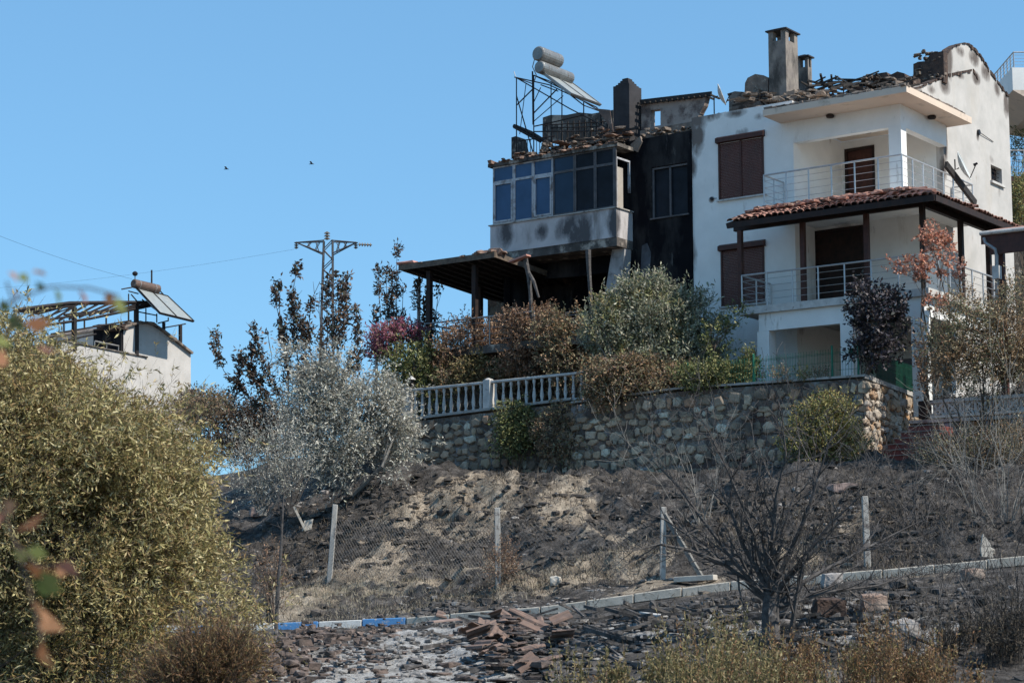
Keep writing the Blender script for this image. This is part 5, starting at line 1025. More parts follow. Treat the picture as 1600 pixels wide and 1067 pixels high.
shrub('olive_tree', 'large grey-green tree in front of the black wall between the two houses', 'tree', [(990, 500, 48, 50), (1045, 520, 55, 55), (960, 545, 40, 45), (1005, 570, 60, 30), (1090, 545, 35, 40), (985, 465, 18, 32), (1070, 480, 35, 28), (1025, 450, 14, 24), (955, 490, 22, 22), (1120, 530, 24, 28), (940, 520, 30, 40), (1060, 560, 70, 30)], 61, 6200, 6, .38, .13, .042, LM['greygreen'], GR, up=.8, spread=.6, shell=.45, stems=9, base=(1010, 660), stemr=.08, gap=.22)
shrub('leafy_branch_shrub', 'dark-leaved shrub reaching over the white wall beside the lower balcony', 'bush', [(1125, 515, 18, 10), (1150, 495, 14, 10), (1115, 540, 18, 16)], 59.5, 120, 6, .35, .12, .05, LM['green'], BR, up=.4, base=(1105, 610), stems=4, dy=.3)
shrub('autumn_shrub', 'orange and green shrub spilling over the middle of the retaining wall top', 'bush', [(965, 590, 50, 30), (1040, 600, 60, 26), (1090, 603, 35, 22), (935, 605, 26, 28), (1070, 583, 38, 18), (990, 575, 50, 22)], 60.2, 4200, 6, .28, .09, .045, LM['rust_g'], BR, up=.3, droop=.5, base=(1000, 640), stems=7)
shrub('hanging_shrub', 'dark green shrub hanging against the sooty wall under the balustrade', 'bush', [(805, 655, 26, 30), (800, 680, 24, 20), (825, 670, 20, 25)], 62.2, 900, 6, .28, .11, .045, LM['green'], BR, up=-.1, droop=.6, base=(810, 735), stems=5)
shrub('hanging_shrub', 'yellow and brown shrub hanging down the wall right of the dark green one', 'bush', [(865, 670, 34, 36), (900, 690, 36, 32), (880, 645, 20, 18), (930, 700, 24, 20)], 61.5, 1100, 6, .28, .09, .045, LM['rust_g'], BR, up=-.1, droop=.6, base=(880, 745), stems=6, gap=.15)
shrub('laurel_bush', 'rounded sunlit green bush growing before the retaining wall corner', 'bush', [(1290, 670, 52, 42), (1265, 690, 38, 32), (1315, 690, 36, 30), (1300, 640, 36, 22), (1245, 705, 20, 20)], 54.4, 2300, 6, .26, .085, .04, LM['greeny'], BR, up=.6, base=(1290, 740), stems=7, dy=.7)
shrub('climbing_vine', 'nearly black vine climbing past the front corner of the lower balcony', 'vine', [(1365, 500, 28, 36), (1390, 480, 22, 30), (1350, 480, 16, 22), (1370, 545, 26, 22), (1335, 545, 14, 10), (1400, 515, 15, 20), (1345, 450, 9, 14)], 55.8, 1200, 6, .28, .12, .07, LM['vine'], BR, up=.3, base=(1348, 596), stems=7, dy=.6, gap=.2)
shrub('bougainvillea', 'salmon pink bougainvillea climbing over the balcony corner railing of the white house', 'flowering shrub', [(1425, 415, 28, 12), (1445, 420, 16, 16), (1462, 375, 20, 18), (1475, 385, 15, 14), (1465, 475, 20, 10), (1490, 420, 16, 12), (1440, 365, 8, 8)], 55.6, 330, 8, .2, .075, .065, LM['salmon'], BR, up=.3, base=(1462, 610), stems=7, stemr=.025, dy=.4)
shrub('hedge', 'low dark green hedge behind the left part of the green wire fence', 'hedge', [(1095, 590, 35, 20), (1140, 588, 38, 20), (1170, 575, 14, 25)], 58.6, 1500, 6, .22, .08, .04, LM['green'], BR, up=.4, base=(1130, 620), stems=7)
shrub('scorched_bush', 'large half scorched green and brown bush in front of the right end of the balconies', 'bush', [(1520, 530, 75, 60), (1580, 520, 50, 70), (1480, 565, 40, 42), (1550, 570, 65, 42), (1500, 490, 25, 25), (1600, 565, 40, 45), (1590, 460, 20, 20)], 52.3, 3600, 6, .32, .085, .035, LM['drygreen'], BR, up=.4, spread=.8, shell=.4, base=(1530, 745), stems=8, gap=.12, dy=.8)
shrub('far_tree', 'dark green tree beyond the sunlit side wall, low at the right edge', 'tree', [(1595, 310, 22, 35), (1592, 350, 20, 25)], 69.5, 600, 6, .3, .12, .05, LM['greeny'], BR, base=(1596, 520), dy=.8)
shrub('far_tree', 'thin dark tree top against the sky at the right edge', 'tree', [(1588, 225, 8, 24), (1598, 235, 14, 28)], 84, 170, 5, .35, .12, .05, LM['green'], BR, base=(1598, 520), dy=.6)
for px, lab in ((1218, 'left tuft of dry plants at the foot of the green wire fence'), (1252, 'middle tuft of greenish plants at the foot of the green wire fence'), (1282, 'right tuft of brown plants at the foot of the green wire fence')):
    shrub('weed_tuft', lab, 'plant', [(px, 588, 14, 10)], 56.6, 60, 5, .2, .06, .03, LM['rust_g'] if px != 1252 else LM['greeny'], BR, up=1, base=(px, 604), stems=3, stemr=.01, dy=.3)
shrub('hedge', 'added dark hedge, a backdrop behind the white lattice balustrade at the right', 'hedge', [(1480, 640, 30, 14), (1530, 636, 35, 15), (1585, 632, 35, 16)], 57.6, 1500, 6, .2, .08, .04, LM['vine'], BR, up=.4, base=(1530, 660), stems=9, dy=.35)  # added hedge, keeps the background of the lattice dark
shrub('climbing_shrub', 'reddish leafy creeper up the right-hand column under the lower balcony', 'vine', [(1440, 560, 9, 40), (1446, 600, 9, 30)], 55.9, 170, 6, .22, .08, .04, LM['rust'], BR, up=.8, base=(1446, 640), dy=.3)
shrub('low_scrub', 'sparse grey-green scrub over the low right-hand stone wall', 'bush', [(1500, 705, 60, 28), (1570, 700, 50, 34), (1470, 722, 35, 18)], 52.5, 2200, 6, .36, .06, .024, LM['drygreen'], GR, up=.8, spread=.5, stems=14, base=(1520, 760), stemr=.03)
# ------------------------------------------------------------------ leafless burnt trees
def grow(mb, p, d, L, r, depth, bend=.22, n=4, kids=3, up=.12):
    pts = [p]; rad = [r]; q = p
    for i in range(n):
        d = (d + Vector(rng.normal(size=3) * bend) + Vector((0, 0, up))).normalized(); q = q + d * (L / n); pts.append(q); rad.append(max(.0035, r * (1 - .75 * (i + 1) / n)))
        if depth > 0 and i >= 0:
            for _ in range(rng.poisson(kids / n)):
                dd = (d + Vector(rng.normal(size=3)) * .65).normalized(); grow(mb, q, dd, L * rng.uniform(.45, .75), rad[-1] * .7, depth - 1, bend, n, kids, up)
    mb.tube(pts, rad, 5 if r > .03 else 3, cap=False)
def bare_tree(label, Yd, trunk, limbs, rt, rl, depth=3, matb=None, L=.8, kids=3, name='bare_tree', step=1):
    b = at(*trunk[0], Yd); b.z = min(b.z, gz(b.x, b.y)); t_ = thing(name, label, 'tree', b)
    mb = MB(); tp = [b] + [at(x, y, Yd) for x, y in trunk[1:]]; n = len(tp); mb.tube(tp, [rt * (1 - .3 * i / n) for i in range(n)], 9); mb.build('trunk', matb or M['bark'], t_)
    mb = MB()
    for lb in limbs:
        dy = rng.uniform(-1.2, 1.2); k = len(lb); pts = [at(x, y, Yd + dy * i / k) for i, (x, y) in enumerate(lb)]
        rr = [max(.008, rl * (1 - .85 * i / (k - 1))) for i in range(k)]; mb.tube(pts, rr, 6)
        for i in range(1, k):
            for _ in range(4 * step):
                f = random.random(); s_ = pts[i - 1].lerp(pts[i], f); dd = ((pts[i] - pts[i - 1]).normalized() + Vector(rng.normal(size=3)) * .7).normalized()
                grow(mb, s_, dd, L * rng.uniform(.5, 1.2), rr[i] * .5 + .006, depth - 1, kids=kids)
        grow(mb, pts[-1], (pts[-1] - pts[-2]).normalized(), L, rr[-1], depth - 1)
    mb.build('branches', matb or M['bark'], t_)
bare_tree('largest leafless burnt tree with a stout forked trunk in front of the kerb', ground_at(1206, 1012).y, [(1206, 1060), (1206, 1000), (1204, 960), (1206, 925)], [
    [(1204, 945), (1165, 905), (1130, 880), (1095, 850), (1040, 812), (985, 792)], [(1205, 925), (1185, 860), (1165, 800), (1135, 730), (1105, 670)],
    [(1206, 925), (1207, 850), (1212, 780), (1228, 710), (1222, 650)], [(1207, 925), (1238, 855), (1262, 800), (1280, 740), (1296, 690)], [(1208, 930), (1255, 872), (1300, 815), (1345, 775)],
    [(1210, 935), (1285, 892), (1350, 858), (1425, 820)], [(1210, 950), (1290, 925), (1370, 915), (1440, 890)], [(1204, 940), (1150, 880), (1100, 815), (1060, 760), (1020, 720)],
    [(1236, 990), (1245, 930), (1255, 880), (1300, 830)], [(1205, 925), (1195, 860), (1180, 780), (1190, 720)], [(1130, 880), (1080, 860), (1030, 850), (990, 860)], [(1206, 925), (1220, 840), (1245, 760), (1250, 690)], [(1205, 930), (1160, 850), (1140, 790), (1150, 720)]], .17, .05, 3, None, .9, 2.3)
def bare_shrub(label, px, py, Yd, h, n, spread, matb=None, r=.018, depth=2, kids=3):
    b = at(px, py, Yd); b.z = min(b.z, gz(b.x, b.y)) - .05; t_ = thing('bare_shrub', label, 'bush', b); mb = MB()
    for i in range(n):
        d = Vector((rng.normal() * spread, rng.normal() * spread, 1)).normalized(); grow(mb, b + Vector((rng.normal() * .12, rng.normal() * .12, 0)), d, h * rng.uniform(.7, 1.15), r * rng.uniform(.7, 1.2), depth, .16, 5, kids, .05)
    mb.build('branches', matb or M['bark'], t_)
for a in (('wiry burnt shrub on the bank directly below the sunlit corner bush', 1100, 800, 50, 2.2, 10, .5), ('tangled burnt shrub below the red steps, above the kerb', 1440, 840, 47, 2.2, 12, .6),
          ('wide grey burnt shrub at the right edge above the kerb', 1570, 850, 46, 3.2, 16, .6), ('burnt shrub right of the rusty boulder below the kerb', 1500, 1010, 38, 2.0, 14, .6),
          ('tall burnt shrub filling the bottom right corner', 1590, 1060, 33, 2.6, 18, .5), ('thin burnt shrub in front of the low block wall', 1520, 770, 50, 2.2, 12, .6), ('spindly burnt shrub between the lone big burnt tree and the right edge, at the bottom', 1440, 1070, 32, 1.2, 12, .5)):
    bare_shrub(*a, matb=M['bark_grey'] if 'grey' in a[0] or 'wiry' in a[0] or 'thin' in a[0] else None)
s0 = at(431, 985, 43); mb = MB(); s0.z = min(s0.z, gz(s0.x, 43))
pts = [s0, at(434, 930, 43), at(439, 860, 43), at(442, 790, 43), at(444, 770, 43)]; mb.tube(pts, [.045, .04, .032, .02, .008], 7)
for k in range(14): f = random.uniform(.4, 3.9); i = int(f); p_ = pts[i].lerp(pts[i + 1], f - i); grow(mb, p_, Vector((random.uniform(-1, 1), random.uniform(-1, 1), 1)).normalized(), random.uniform(.2, .6), .009, 1)
tag(mb.build('sapling', M['bark'], None, s0), 'single thin dead sapling standing before the blue and white kerb', 'tree')
# ------------------------------------------------------------------ fences and posts
fz = thing('wire_fence', 'broken chain link fence on four leaning concrete posts halfway up the burnt bank', 'fence', ground_at(780, 915))
FP = []
for (x0, y0), (x1, y1) in (((524, 788), (514, 908)), ((777, 793), (779, 915)), ((1037, 792), (1035, 905)), ((1351, 775), (1356, 885))):
    g_ = ground_at(x1, y1); tp = at(x0, y0, g_.y); mb = MB(); mb.beam(g_ - Vector((0, 0, .2)), tp, .13, .13, (0, 1, 0)); mb.build('post', M['concrete'], fz, bevel=.012); FP.append((g_, tp))
mb = MB(); a_ = FP[2][1].lerp(FP[2][0], .08); b_ = ground_at(1100, 908); mb.beam(a_, b_, .09, .09); mb.build('brace', M['bark_grey'], fz)
mb = MB()
for k, (s_, e_) in enumerate(zip(FP[:2], FP[1:3])):
    L_ = (e_[0] - s_[0]).length; n = int(L_ / .11); hgt = .86
    for sg in (1, -1):
        for i in range(-int(1.4 / .11), n):
            p0_, p1_ = [], []
            f0, f1 = (i * .11) / L_, (i * .11 + 1.4) / L_
            g0, g1 = (0., 1.) if sg > 0 else (1., 0.)
            if f0 < 0: g0 += (0 - f0) / (f1 - f0) * (g1 - g0); f0_ = 0.
            else: f0_ = f0
            if f1 > 1: t1 = (1 - f0) / (f1 - f0); g1_ = (0. if sg > 0 else 1.) + t1 * (1 if sg > 0 else -1); f1_ = 1.
            else: g1_, f1_ = g1, f1
            P_ = lambda f, g: (s_[0].lerp(e_[0], f) + Vector((0, 0, .1))).lerp(s_[1].lerp(e_[1], f) - Vector((0, 0, .15)), g * hgt)
            mb.tube([P_(f0_, g0), P_(f1_, g1_)], .0028, 3, cap=False)
mb.build('chain_link', M['wire'], fz)
gf = thing('wire_fence', 'green welded wire fence on the retaining wall below the white house', 'fence', W(-2, VW + .25, 7))
gv = VW + .28; GP = [pv(1075, 618, gv), pv(1178, 607, gv), pv(1301, 597, gv), pv(1342, 594, gv)]
top_ = [pv(1075, 572, gv), pv(1178, 558, gv), pv(1301, 545, gv), pv(1342, 541, gv)]
for g_, t__ in zip(GP, top_): mb = MB(); mb.tube([g_, Vector((g_.x, g_.y, t__.z + .05))], .03, 8); mb.lathe((g_.x, g_.y, t__.z + .05), [(.035, 0), (.035, .03), (.01, .05)], 8); mb.build('post', M['green_wire'], gf)
c0_ = GP[-1]; cr = c0_ + V * 4.0 - Vector((0, 0, .25)); trr = cr + Vector((0, 0, 1.0))
mb = MB(); mb.tube([cr, trr + Vector((0, 0, .1))], .03, 8); mb.build('post', M['green_wire'], gf)
Q = []
def wstrip(a, b, w_, out):
    a = np.array(a); b = np.array(b); out.append(np.array([a - np.array(U) * w_, a + np.array(U) * w_, b + np.array(U) * w_, b - np.array(U) * w_]))
mb = MB()
for (g0, t0), (g1, t1) in list(zip(zip(GP, top_), zip(GP[1:], top_[1:]))) + [((GP[-1], top_[-1]), (cr, trr))]:
    n = int((g1 - g0).length / .085)
    for i in range(n): f = (i + .5) / n; mb.tube([g0.lerp(g1, f) + Vector((0, 0, .03)), t0.lerp(t1, f)], .006, 3, cap=False)
    for f in (.06, .1, .35, .6, .85, .89): mb.tube([g0.lerp(t0, f), g1.lerp(t1, f)], .007, 3, cap=False)
mb.build('mesh_panel', M['green_wire'], gf)
c_ = pv(590, 600, -1.0); mb = MB(); mb.tube([pv(588, 610, -2), pv(588, 548, -2)], .05, 8); mb.tube([pv(588, 550, -2) - U * .02, pv(588, 550, -2) + U * .22], .05, 8); tag(mb.build('vent_pipe', M['whitewash']), 'short white pipe with a bent top left of the balustrade, under the bougainvillea', 'pipe')
t_ = thing('garden_lamp', 'small hooded garden lamp on the left post of the white balustrade', 'lamp', pv(642, 603, VW + .2))
b_ = pv(643, 606, VW + .2); mb = MB(); mb.lathe(b_, [(.03, 0), (.03, .12), (.06, .13), (.07, .26)], 8); mb.build('body', M['black_metal'], t_); mb = MB(); mb.lathe(b_ + Vector((0, 0, .262)), [(.15, 0), (.05, .09), (.01, .12)], 10); mb.build('hood', M['whitewash'], t_)
mb = MB(); a_ = pv(654, 540, -.6); b_ = pv(655, 436, -.6); mb.tube([Vector((a_.x, a_.y, gz(a_.x, a_.y))), Vector((a_.x, a_.y, b_.z))], .06, 8); tag(mb.build('pole', M['steel_dull']), 'grey pole rising through dead leaves just left of the pergola posts', 'pole')
mb = MB(); a_ = W(UC - .2, VW + 4.3, 6.0); mb.beam(pv(1437, 616, VW + 3.2), pv(1436, 562, VW + 3.2), .12, .12); tag(mb.build('gate_post', M['black']), 'slim black post with a finial where the green fence meets the right-hand column', 'gate post')
# ------------------------------------------------------------------ distant house on the left
g0 = at(205, 530, 88); GU = to_h(g0)[0]
dh = thing('house', 'distant pale house with a curved charred gable behind the willow bush', 'house', at(240, 690, 90))
mb = MB(); gpx = [(193, 512), (204, 508), (217, 506), (228, 506), (237, 508), (253, 518), (275, 535), (298, 553), (299, 860), (193, 860)]
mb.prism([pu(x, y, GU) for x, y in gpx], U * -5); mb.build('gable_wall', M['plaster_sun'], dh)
mb = MB(); rim = [pu(x, y, GU + .03) for x, y in ((191, 512), (204, 507), (217, 504.5), (228, 504), (238, 506.5), (253, 516), (275, 533), (299, 552))]
for a_, b_ in zip(rim, rim[1:]): mb.beam(a_, b_, .25, .09); mb.beam(a_ - U * 2.6, b_ - U * 2.6, 5, .05)
rubble(mb, lambda: rim[random.randrange(7)].lerp(rim[random.randrange(7)], .02) + Vector((0, 0, .05)) - U * random.random() * .4, 30, .1, .25); mb.build('roof', M['ruin'], dh)
mb = MB(); fv = to_h(pu(193, 520, GU))[1]
mb.prism([pv(150, 516, fv), pv(193, 509, fv), pv(193, 550, fv), pv(150, 556, fv)], V * -.15); mb.build('front_wall', M['soot_shade_wall'], dh)  # shadowed front, its shade put in as black colour
mb = MB(); rubble(mb, lambda: pv(random.uniform(150, 193), random.uniform(508, 517), fv - .1), 40, .1, .3); mb.build('charred_eave', M['charbrick'], dh)
mb = MB(); mb.prism([pu(x, y, GU + .02) for x, y in ((96, 533), (118, 538), (226, 559), (226, 860), (96, 860))], U * -4); mb.build('balcony_wall', M['plaster_sun'], dh)
mb = MB(); mb.beam(pu(96, 532.5, GU - .1), pu(227, 558.5, GU - .1), .35, .06); mb.build('coping', M['soot_mid'], dh)
mb = MB(); a_, b_ = pu(148, 533, GU - .1), pu(222, 548, GU - .1); mb.tube([a_, b_], .035, 6)
for k in range(5): p_ = a_.lerp(b_, k / 4); mb.tube([p_, p_ - Vector((0, 0, .42))], .02, 5)
mb.build('railing', M['steel_dull'], dh)
pf = thing('pergola', 'burnt steel pergola frame with a thin black roof over the distant house balcony', 'pergola', at(165, 690, 90))
mb = MB(); q = lambda x, y, d=0: pu(x, y, GU - d)
Tt = lambda p, r=.04: mb.tube(p, r, 5)
Tt([q(30, 484), q(108, 474), q(180, 473), q(244, 473)], .09); Tt([q(40, 486, 0), q(108, 474, 2), q(244, 473, 0)], .05)
for k in range(9): f = k / 8; Tt([q(108 + 128 * f, 474), q(60 + 128 * f, 507 - 22 * f)], .05)
Tt([q(60, 510), q(140, 498), q(244, 476)], .06); Tt([q(80, 522), q(205, 501)], .04); Tt([q(82, 536), q(150, 522)], .04); Tt([q(100, 492), q(200, 482)], .05); Tt([q(70, 500), q(222, 479)], .05)
for x, y0, y1 in ((100, 500, 520), (132, 497, 515), (166, 491, 508), (201, 484, 501)): Tt([q(x, y0), q(x, y1)], .04)
Tt([q(40, 488), q(118, 478), q(60, 500)], .05); mb.build('beams', M['black_metal'], pf)
mb = MB(); mb.prism([q(20, 487), q(108, 473), q(118, 476), q(60, 492)], Vector((0, 0, .06))); mb.build('roof_sheet', M['char'], pf)
for x, y0, y1 in ((116, 480, 548), (213, 478, 556)): mb = MB(); mb.beam(q(x, y0), q(x, y1), .16, .16); mb.build('post', M['black_metal'], pf)
sh2 = thing('solar_heater', 'solar heater with a rusty brown tank and two flat collectors above the distant house', 'solar heater', q(235, 510))
tank(q(209, 443), q(247, 452, -.0), .20, M['tank_rust'], sh2)
mb = MB(); a_, b_, c_, d_ = q(213, 449), q(262, 463), q(303, 502, -1.45), q(250, 489, -1.45); nn = (b_ - a_).cross(d_ - a_).normalized(); nn = nn if nn.z > 0 else -nn
m1, m2 = a_.lerp(b_, .5), d_.lerp(c_, .5)
mb.hexa([x - nn * .07 for x in (a_, b_, c_, d_)] + [a_, b_, c_, d_]); cl2 = mb.build('collector', M['collector'], sh2)
mb = MB(); [mb.beam(x, y, .045, .07, nn) for x, y in ((a_, b_), (b_, c_), (c_, d_), (d_, a_), (m1, m2))]; mb.build('frame', M['black_metal'], cl2)
mb = MB(); Tt = lambda *p: mb.tube([q(*x) for x in p], .03, 5)
Tt((201, 459), (201, 500)); Tt((205, 460), (216, 473)); Tt((201, 455), (216, 459)); Tt((228, 482), (228, 503)); Tt((245, 490), (245, 504)); Tt((210, 486), (245, 493)); Tt((263, 496), (263, 502)); Tt((190, 452), (206, 449)); Tt((222, 468), (250, 489)); Tt((248, 452), (264, 470))
mb.tube([q(256, 504), q(256, 518)], .08, 5); mb.tube([q(282, 508), q(282, 540)], .09, 5); Tt((247, 505), (263, 501)); Tt((257, 512), (290, 506)); mb.build('stand', M['black_metal'], sh2)
mb = MB(); c_ = q(211, 428); mb.tube([c_ + Vector((0, 0, z_)) for z_ in (-.1, -.06, .03, .09, .12)], [.03, .10, .13, .08, .02], 10); mb.tube([c_, q(211, 440)], .02, 5); mb.build('float_tank', M['black'], sh2)
mb = MB(); mb.tube([q(237, 422), q(237, 444)], .04, 6); mb.build('vent_pipe', M['black_metal'], sh2)
# ------------------------------------------------------------------ pylon
YP = 92; pb_ = at(511, 520, YP); py_ = thing('pylon', 'lattice steel power pylon with a cross arm rising behind the charred fruit trees', 'power pylon', (pb_.x, YP, gz(pb_.x, YP)))
zg = gz(pb_.x, YP); cx = pb_.x; zz = lambda y: at(511, y, YP).z; hw = lambda z: .20 + (zz(378) - z) * .018
mb = MB(); z0_, zt_ = zg, zz(376)
for sx in (-1, 1):
    for sy in (-1, 1): mb.tube([(cx + sx * hw(z0_), YP + sy * hw(z0_), z0_), (cx + sx * hw(zt_), YP + sy * hw(zt_), zt_)], .035, 4)
n = 26; zl = [z0_ + (zt_ - z0_) * k / n for k in range(n + 1)]
for k in range(n):
    a, b = zl[k], zl[k + 1]; s = 1 if k % 2 else -1
    for sy in (-1, 1): mb.tube([(cx - s * hw(a), YP + sy * hw(a), a), (cx + s * hw(b), YP + sy * hw(b), b)], .022, 4, False)
    for sx in (-1, 1): mb.tube([(cx + sx * hw(a), YP - s * hw(a), a), (cx + sx * hw(b), YP + s * hw(b), b)], .022, 4, False)
mb.build('tower', M['pylon'], py_)
mb = MB()
for sg, xt in ((-1, 463), (1, 557)):
    tip = at(xt, 379, YP)
    for sy in (-1, 1):
        r0 = Vector((cx + sg * .2, YP + sy * .2, zz(377))); r1 = Vector((cx + sg * .22, YP + sy * .22, zz(397))); mb.tube([r0, tip], .03, 4); mb.tube([r1, tip], .03, 4)
        for f in (.3, .6): mb.tube([r0.lerp(tip, f), r1.lerp(tip, f - .15)], .018, 4); mb.tube([r0.lerp(tip, f - .15), r1.lerp(tip, f)], .018, 4)
mb.build('cross_arm', M['pylon'], py_)
def insul(a, b, k, r):
    a = Vector(a); b = Vector(b); mb = MB(); mb.tube([a, b], r * .3, 5)
    for i in range(k): p0_ = a.lerp(b, (i + .3) / k); p1_ = a.lerp(b, (i + .75) / k); mb.tube([p0_, p1_], [r, r * .6], 8)
    mb.build('insulator', M['porcelain'], py_)
insul(at(463, 378, YP), at(463, 389, YP), 3, .11); insul(at(556, 378, YP), at(556, 389, YP), 3, .11); insul(at(560, 382, YP), at(581, 383, YP), 5, .10); insul(at(511, 375, YP), at(511, 362, YP), 3, .15)
insul(at(525, 422, YP), at(525, 434, YP), 2, .18); insul(at(530, 443, YP), at(549, 444, YP), 4, .10)
def cable(label, a, b, sag, r):
    mb = MB(); a = Vector(a); b = Vector(b); mb.tube([a.lerp(b, f) - Vector((0, 0, sag * 4 * f * (1 - f))) for f in np.linspace(0, 1, 24)], r, 4); tag(mb.build('power_line', M['cable'], None, a), label, 'cable')
cable('power line sagging from the upper left edge towards the distant house', at(-160, 300, 70), at(206, 436, 88), .25, .005)
cable('power line from the left arm of the pylon running off to the left', at(463, 389, YP), at(-260, 452, 150), .8, .004)
for px, py, lab in ((354, 265, 'small dark bird high in the sky left of the pylon'), (487, 257, 'small dark bird flying above the pylon')):
    c_ = at(px, py, 62); t_ = mb = MB(); mb.tube([c_ + Vector((x, 0, z)) for x, z in ((-.09, .0), (-.05, .01), (0, .015), (.05, .01), (.08, 0))], [.004, .012, .016, .012, .002], 7)
    for sg in (-1, 1): mb.prism([c_ + Vector((-.03, 0, .02)), c_ + Vector((.03, 0, .02)), c_ + Vector((-.01, sg * .09, .07)), c_ + Vector((-.05, sg * .16, .05))], (0, 0, .006))
    tag(mb.build('bird', M['black']), lab, 'bird')
# ------------------------------------------------------------------ rubble, tiles, rocks
def on_ground(px, py, jx=0, jy=0): return ground_at(px + random.gauss(0, jx), py + random.gauss(0, jy))
def region(n, px, py, jx, jy):               # n ground points near a picture position
    c = ground_at(px, py); e = ground_at(px, min(py + jy, 1066)); f = ground_at(px, py - jy); sx = jx / F * c.y; sy = max(abs(e.y - f.y) / 2, .3)
    x = c.x + rng.normal(size=n) * sx; y = c.y + rng.normal(size=n) * sy; return x, y, height(x, y)
def heap(mb, specs, lift=.0, hgt=0.):
    for n, px, py, jx, jy, s0_, s1_, fl in specs:
        x, y, z = region(n, px, py, jx, jy); c = ground_at(px, py)
        for i in range(n):
            a = random.uniform(s0_, s1_) * (.6 if random.random() < .6 else 1); hh = hgt * max(0, 1 - (abs(x[i] - c.x) / (jx / F * c.y * 1.3))) * random.random()
            mb.rock((x[i], y[i], z[i] + a * .1 * fl + lift + hh), a * random.uniform(.8, 1.9), a * random.uniform(.6, 1.2), a * random.uniform(.3, .9) * fl, random.uniform(0, 3.1), .32)
mb = MB(); heap(mb, [(330, 465, 1010, 50, 15, .04, .20, .9), (170, 430, 1050, 40, 14, .04, .18, .9), (110, 570, 1000, 30, 14, .04, .16, .9)], 0, .3); heap(mb, [(230, 800, 1005, 60, 28, .06, .24, .5), (60, 560, 1050, 60, 15, .05, .13, .5)], .0, .35)
o = mb.build('brick_rubble', mat('broken brown masonry', (.17, .125, .105), (.10, .08, .07), 6, .95, bumps=.6, stains=((5, .5, .6, (.035, .03, .03), None), (7, .6, .68, (.38, .3, .26), None))), None, (0, 44, 0)); tag(o, 'heap of broken brown masonry and tile shards on the ashy road', 'rubble', kind='stuff')
mb = MB(); heap(mb, [(420, 820, 1000, 70, 26, .05, .26, .5), (260, 1000, 975, 110, 20, .04, .2, .8), (300, 1250, 960, 170, 30, .04, .22, .9), (160, 1480, 960, 90, 40, .04, .2, .9), (170, 695, 957, 42, 6, .05, .22, .8), (120, 900, 1040, 60, 20, .05, .22, .6)], 0, .12)
sticks(mb, lambda: Vector([float(q_[0]) for q_ in region(1, random.choice((780, 850, 1000, 1100, 1300)), 985, 70, 25)]) + Vector((0, 0, .1)), 120, .3, 1.3, .05, .35)
o = mb.build('charred_debris', mat('charred debris', (.10, .092, .088), (.035, .032, .03), 6, .85, bumps=.6, stains=((4, .55, .66, (.17, .155, .15), None), (6, .62, .7, (.32, .29, .27), None))), None, (0, 44, 0)); tag(o, 'charred planks and debris strewn across the road', 'debris', kind='stuff')
mb = MB(); heap(mb, [(500, 700, 830, 140, 45, .05, .22, .8), (400, 500, 820, 70, 40, .05, .25, .8), (300, 900, 850, 120, 40, .05, .18, .8), (500, 1300, 800, 160, 40, .05, .22, .8), (260, 1100, 780, 120, 25, .05, .2, .8), (200, 640, 770, 60, 12, .06, .2, .8), (150, 1500, 850, 80, 30, .05, .2, .8)])
o = mb.build('clods', mat('burnt clods', (.09, .078, .07), (.04, .036, .034), 4, .95, bumps=.7, stains=((3, .55, .65, (.25, .2, .15), None),)), None, (0, 52, 2)); tag(o, 'burnt clods and stones scattered over the bank', 'clods', kind='stuff')
mb = MB(); heap(mb, [(90, 720, 830, 170, 50, .03, .12, .9), (70, 470, 790, 50, 30, .05, .18, .8), (70, 1320, 790, 120, 30, .04, .18, .8), (170, 620, 1030, 90, 18, .03, .10, .8), (30, 900, 790, 50, 25, .04, .12, .8), (70, 1300, 970, 130, 25, .04, .18, .8), (60, 900, 930, 90, 8, .05, .14, .6)])
o = mb.build('pale_stones', M['rock_pale'], None, (0, 50, 2)); tag(o, 'small pale stones scattered among the burnt ground', 'stones', kind='stuff')
mb = MB(); heap(mb, [(500, 600, 1025, 120, 26, .02, .11, .9), (260, 440, 1030, 60, 22, .02, .10, .9), (420, 900, 1010, 130, 28, .02, .11, .9), (500, 1250, 975, 170, 32, .02, .12, .9), (150, 680, 968, 60, 9, .04, .16, .8)], 0, .05)
o = mb.build('ashy_litter', mat('ash covered litter', (.30, .285, .27), (.14, .13, .125), 5, .95, bumps=.5, stains=((6, .5, .6, (.05, .046, .044), None),)), None, (0, 43, 0)); tag(o, 'fine grey ash covered litter on the road', 'litter', kind='stuff')
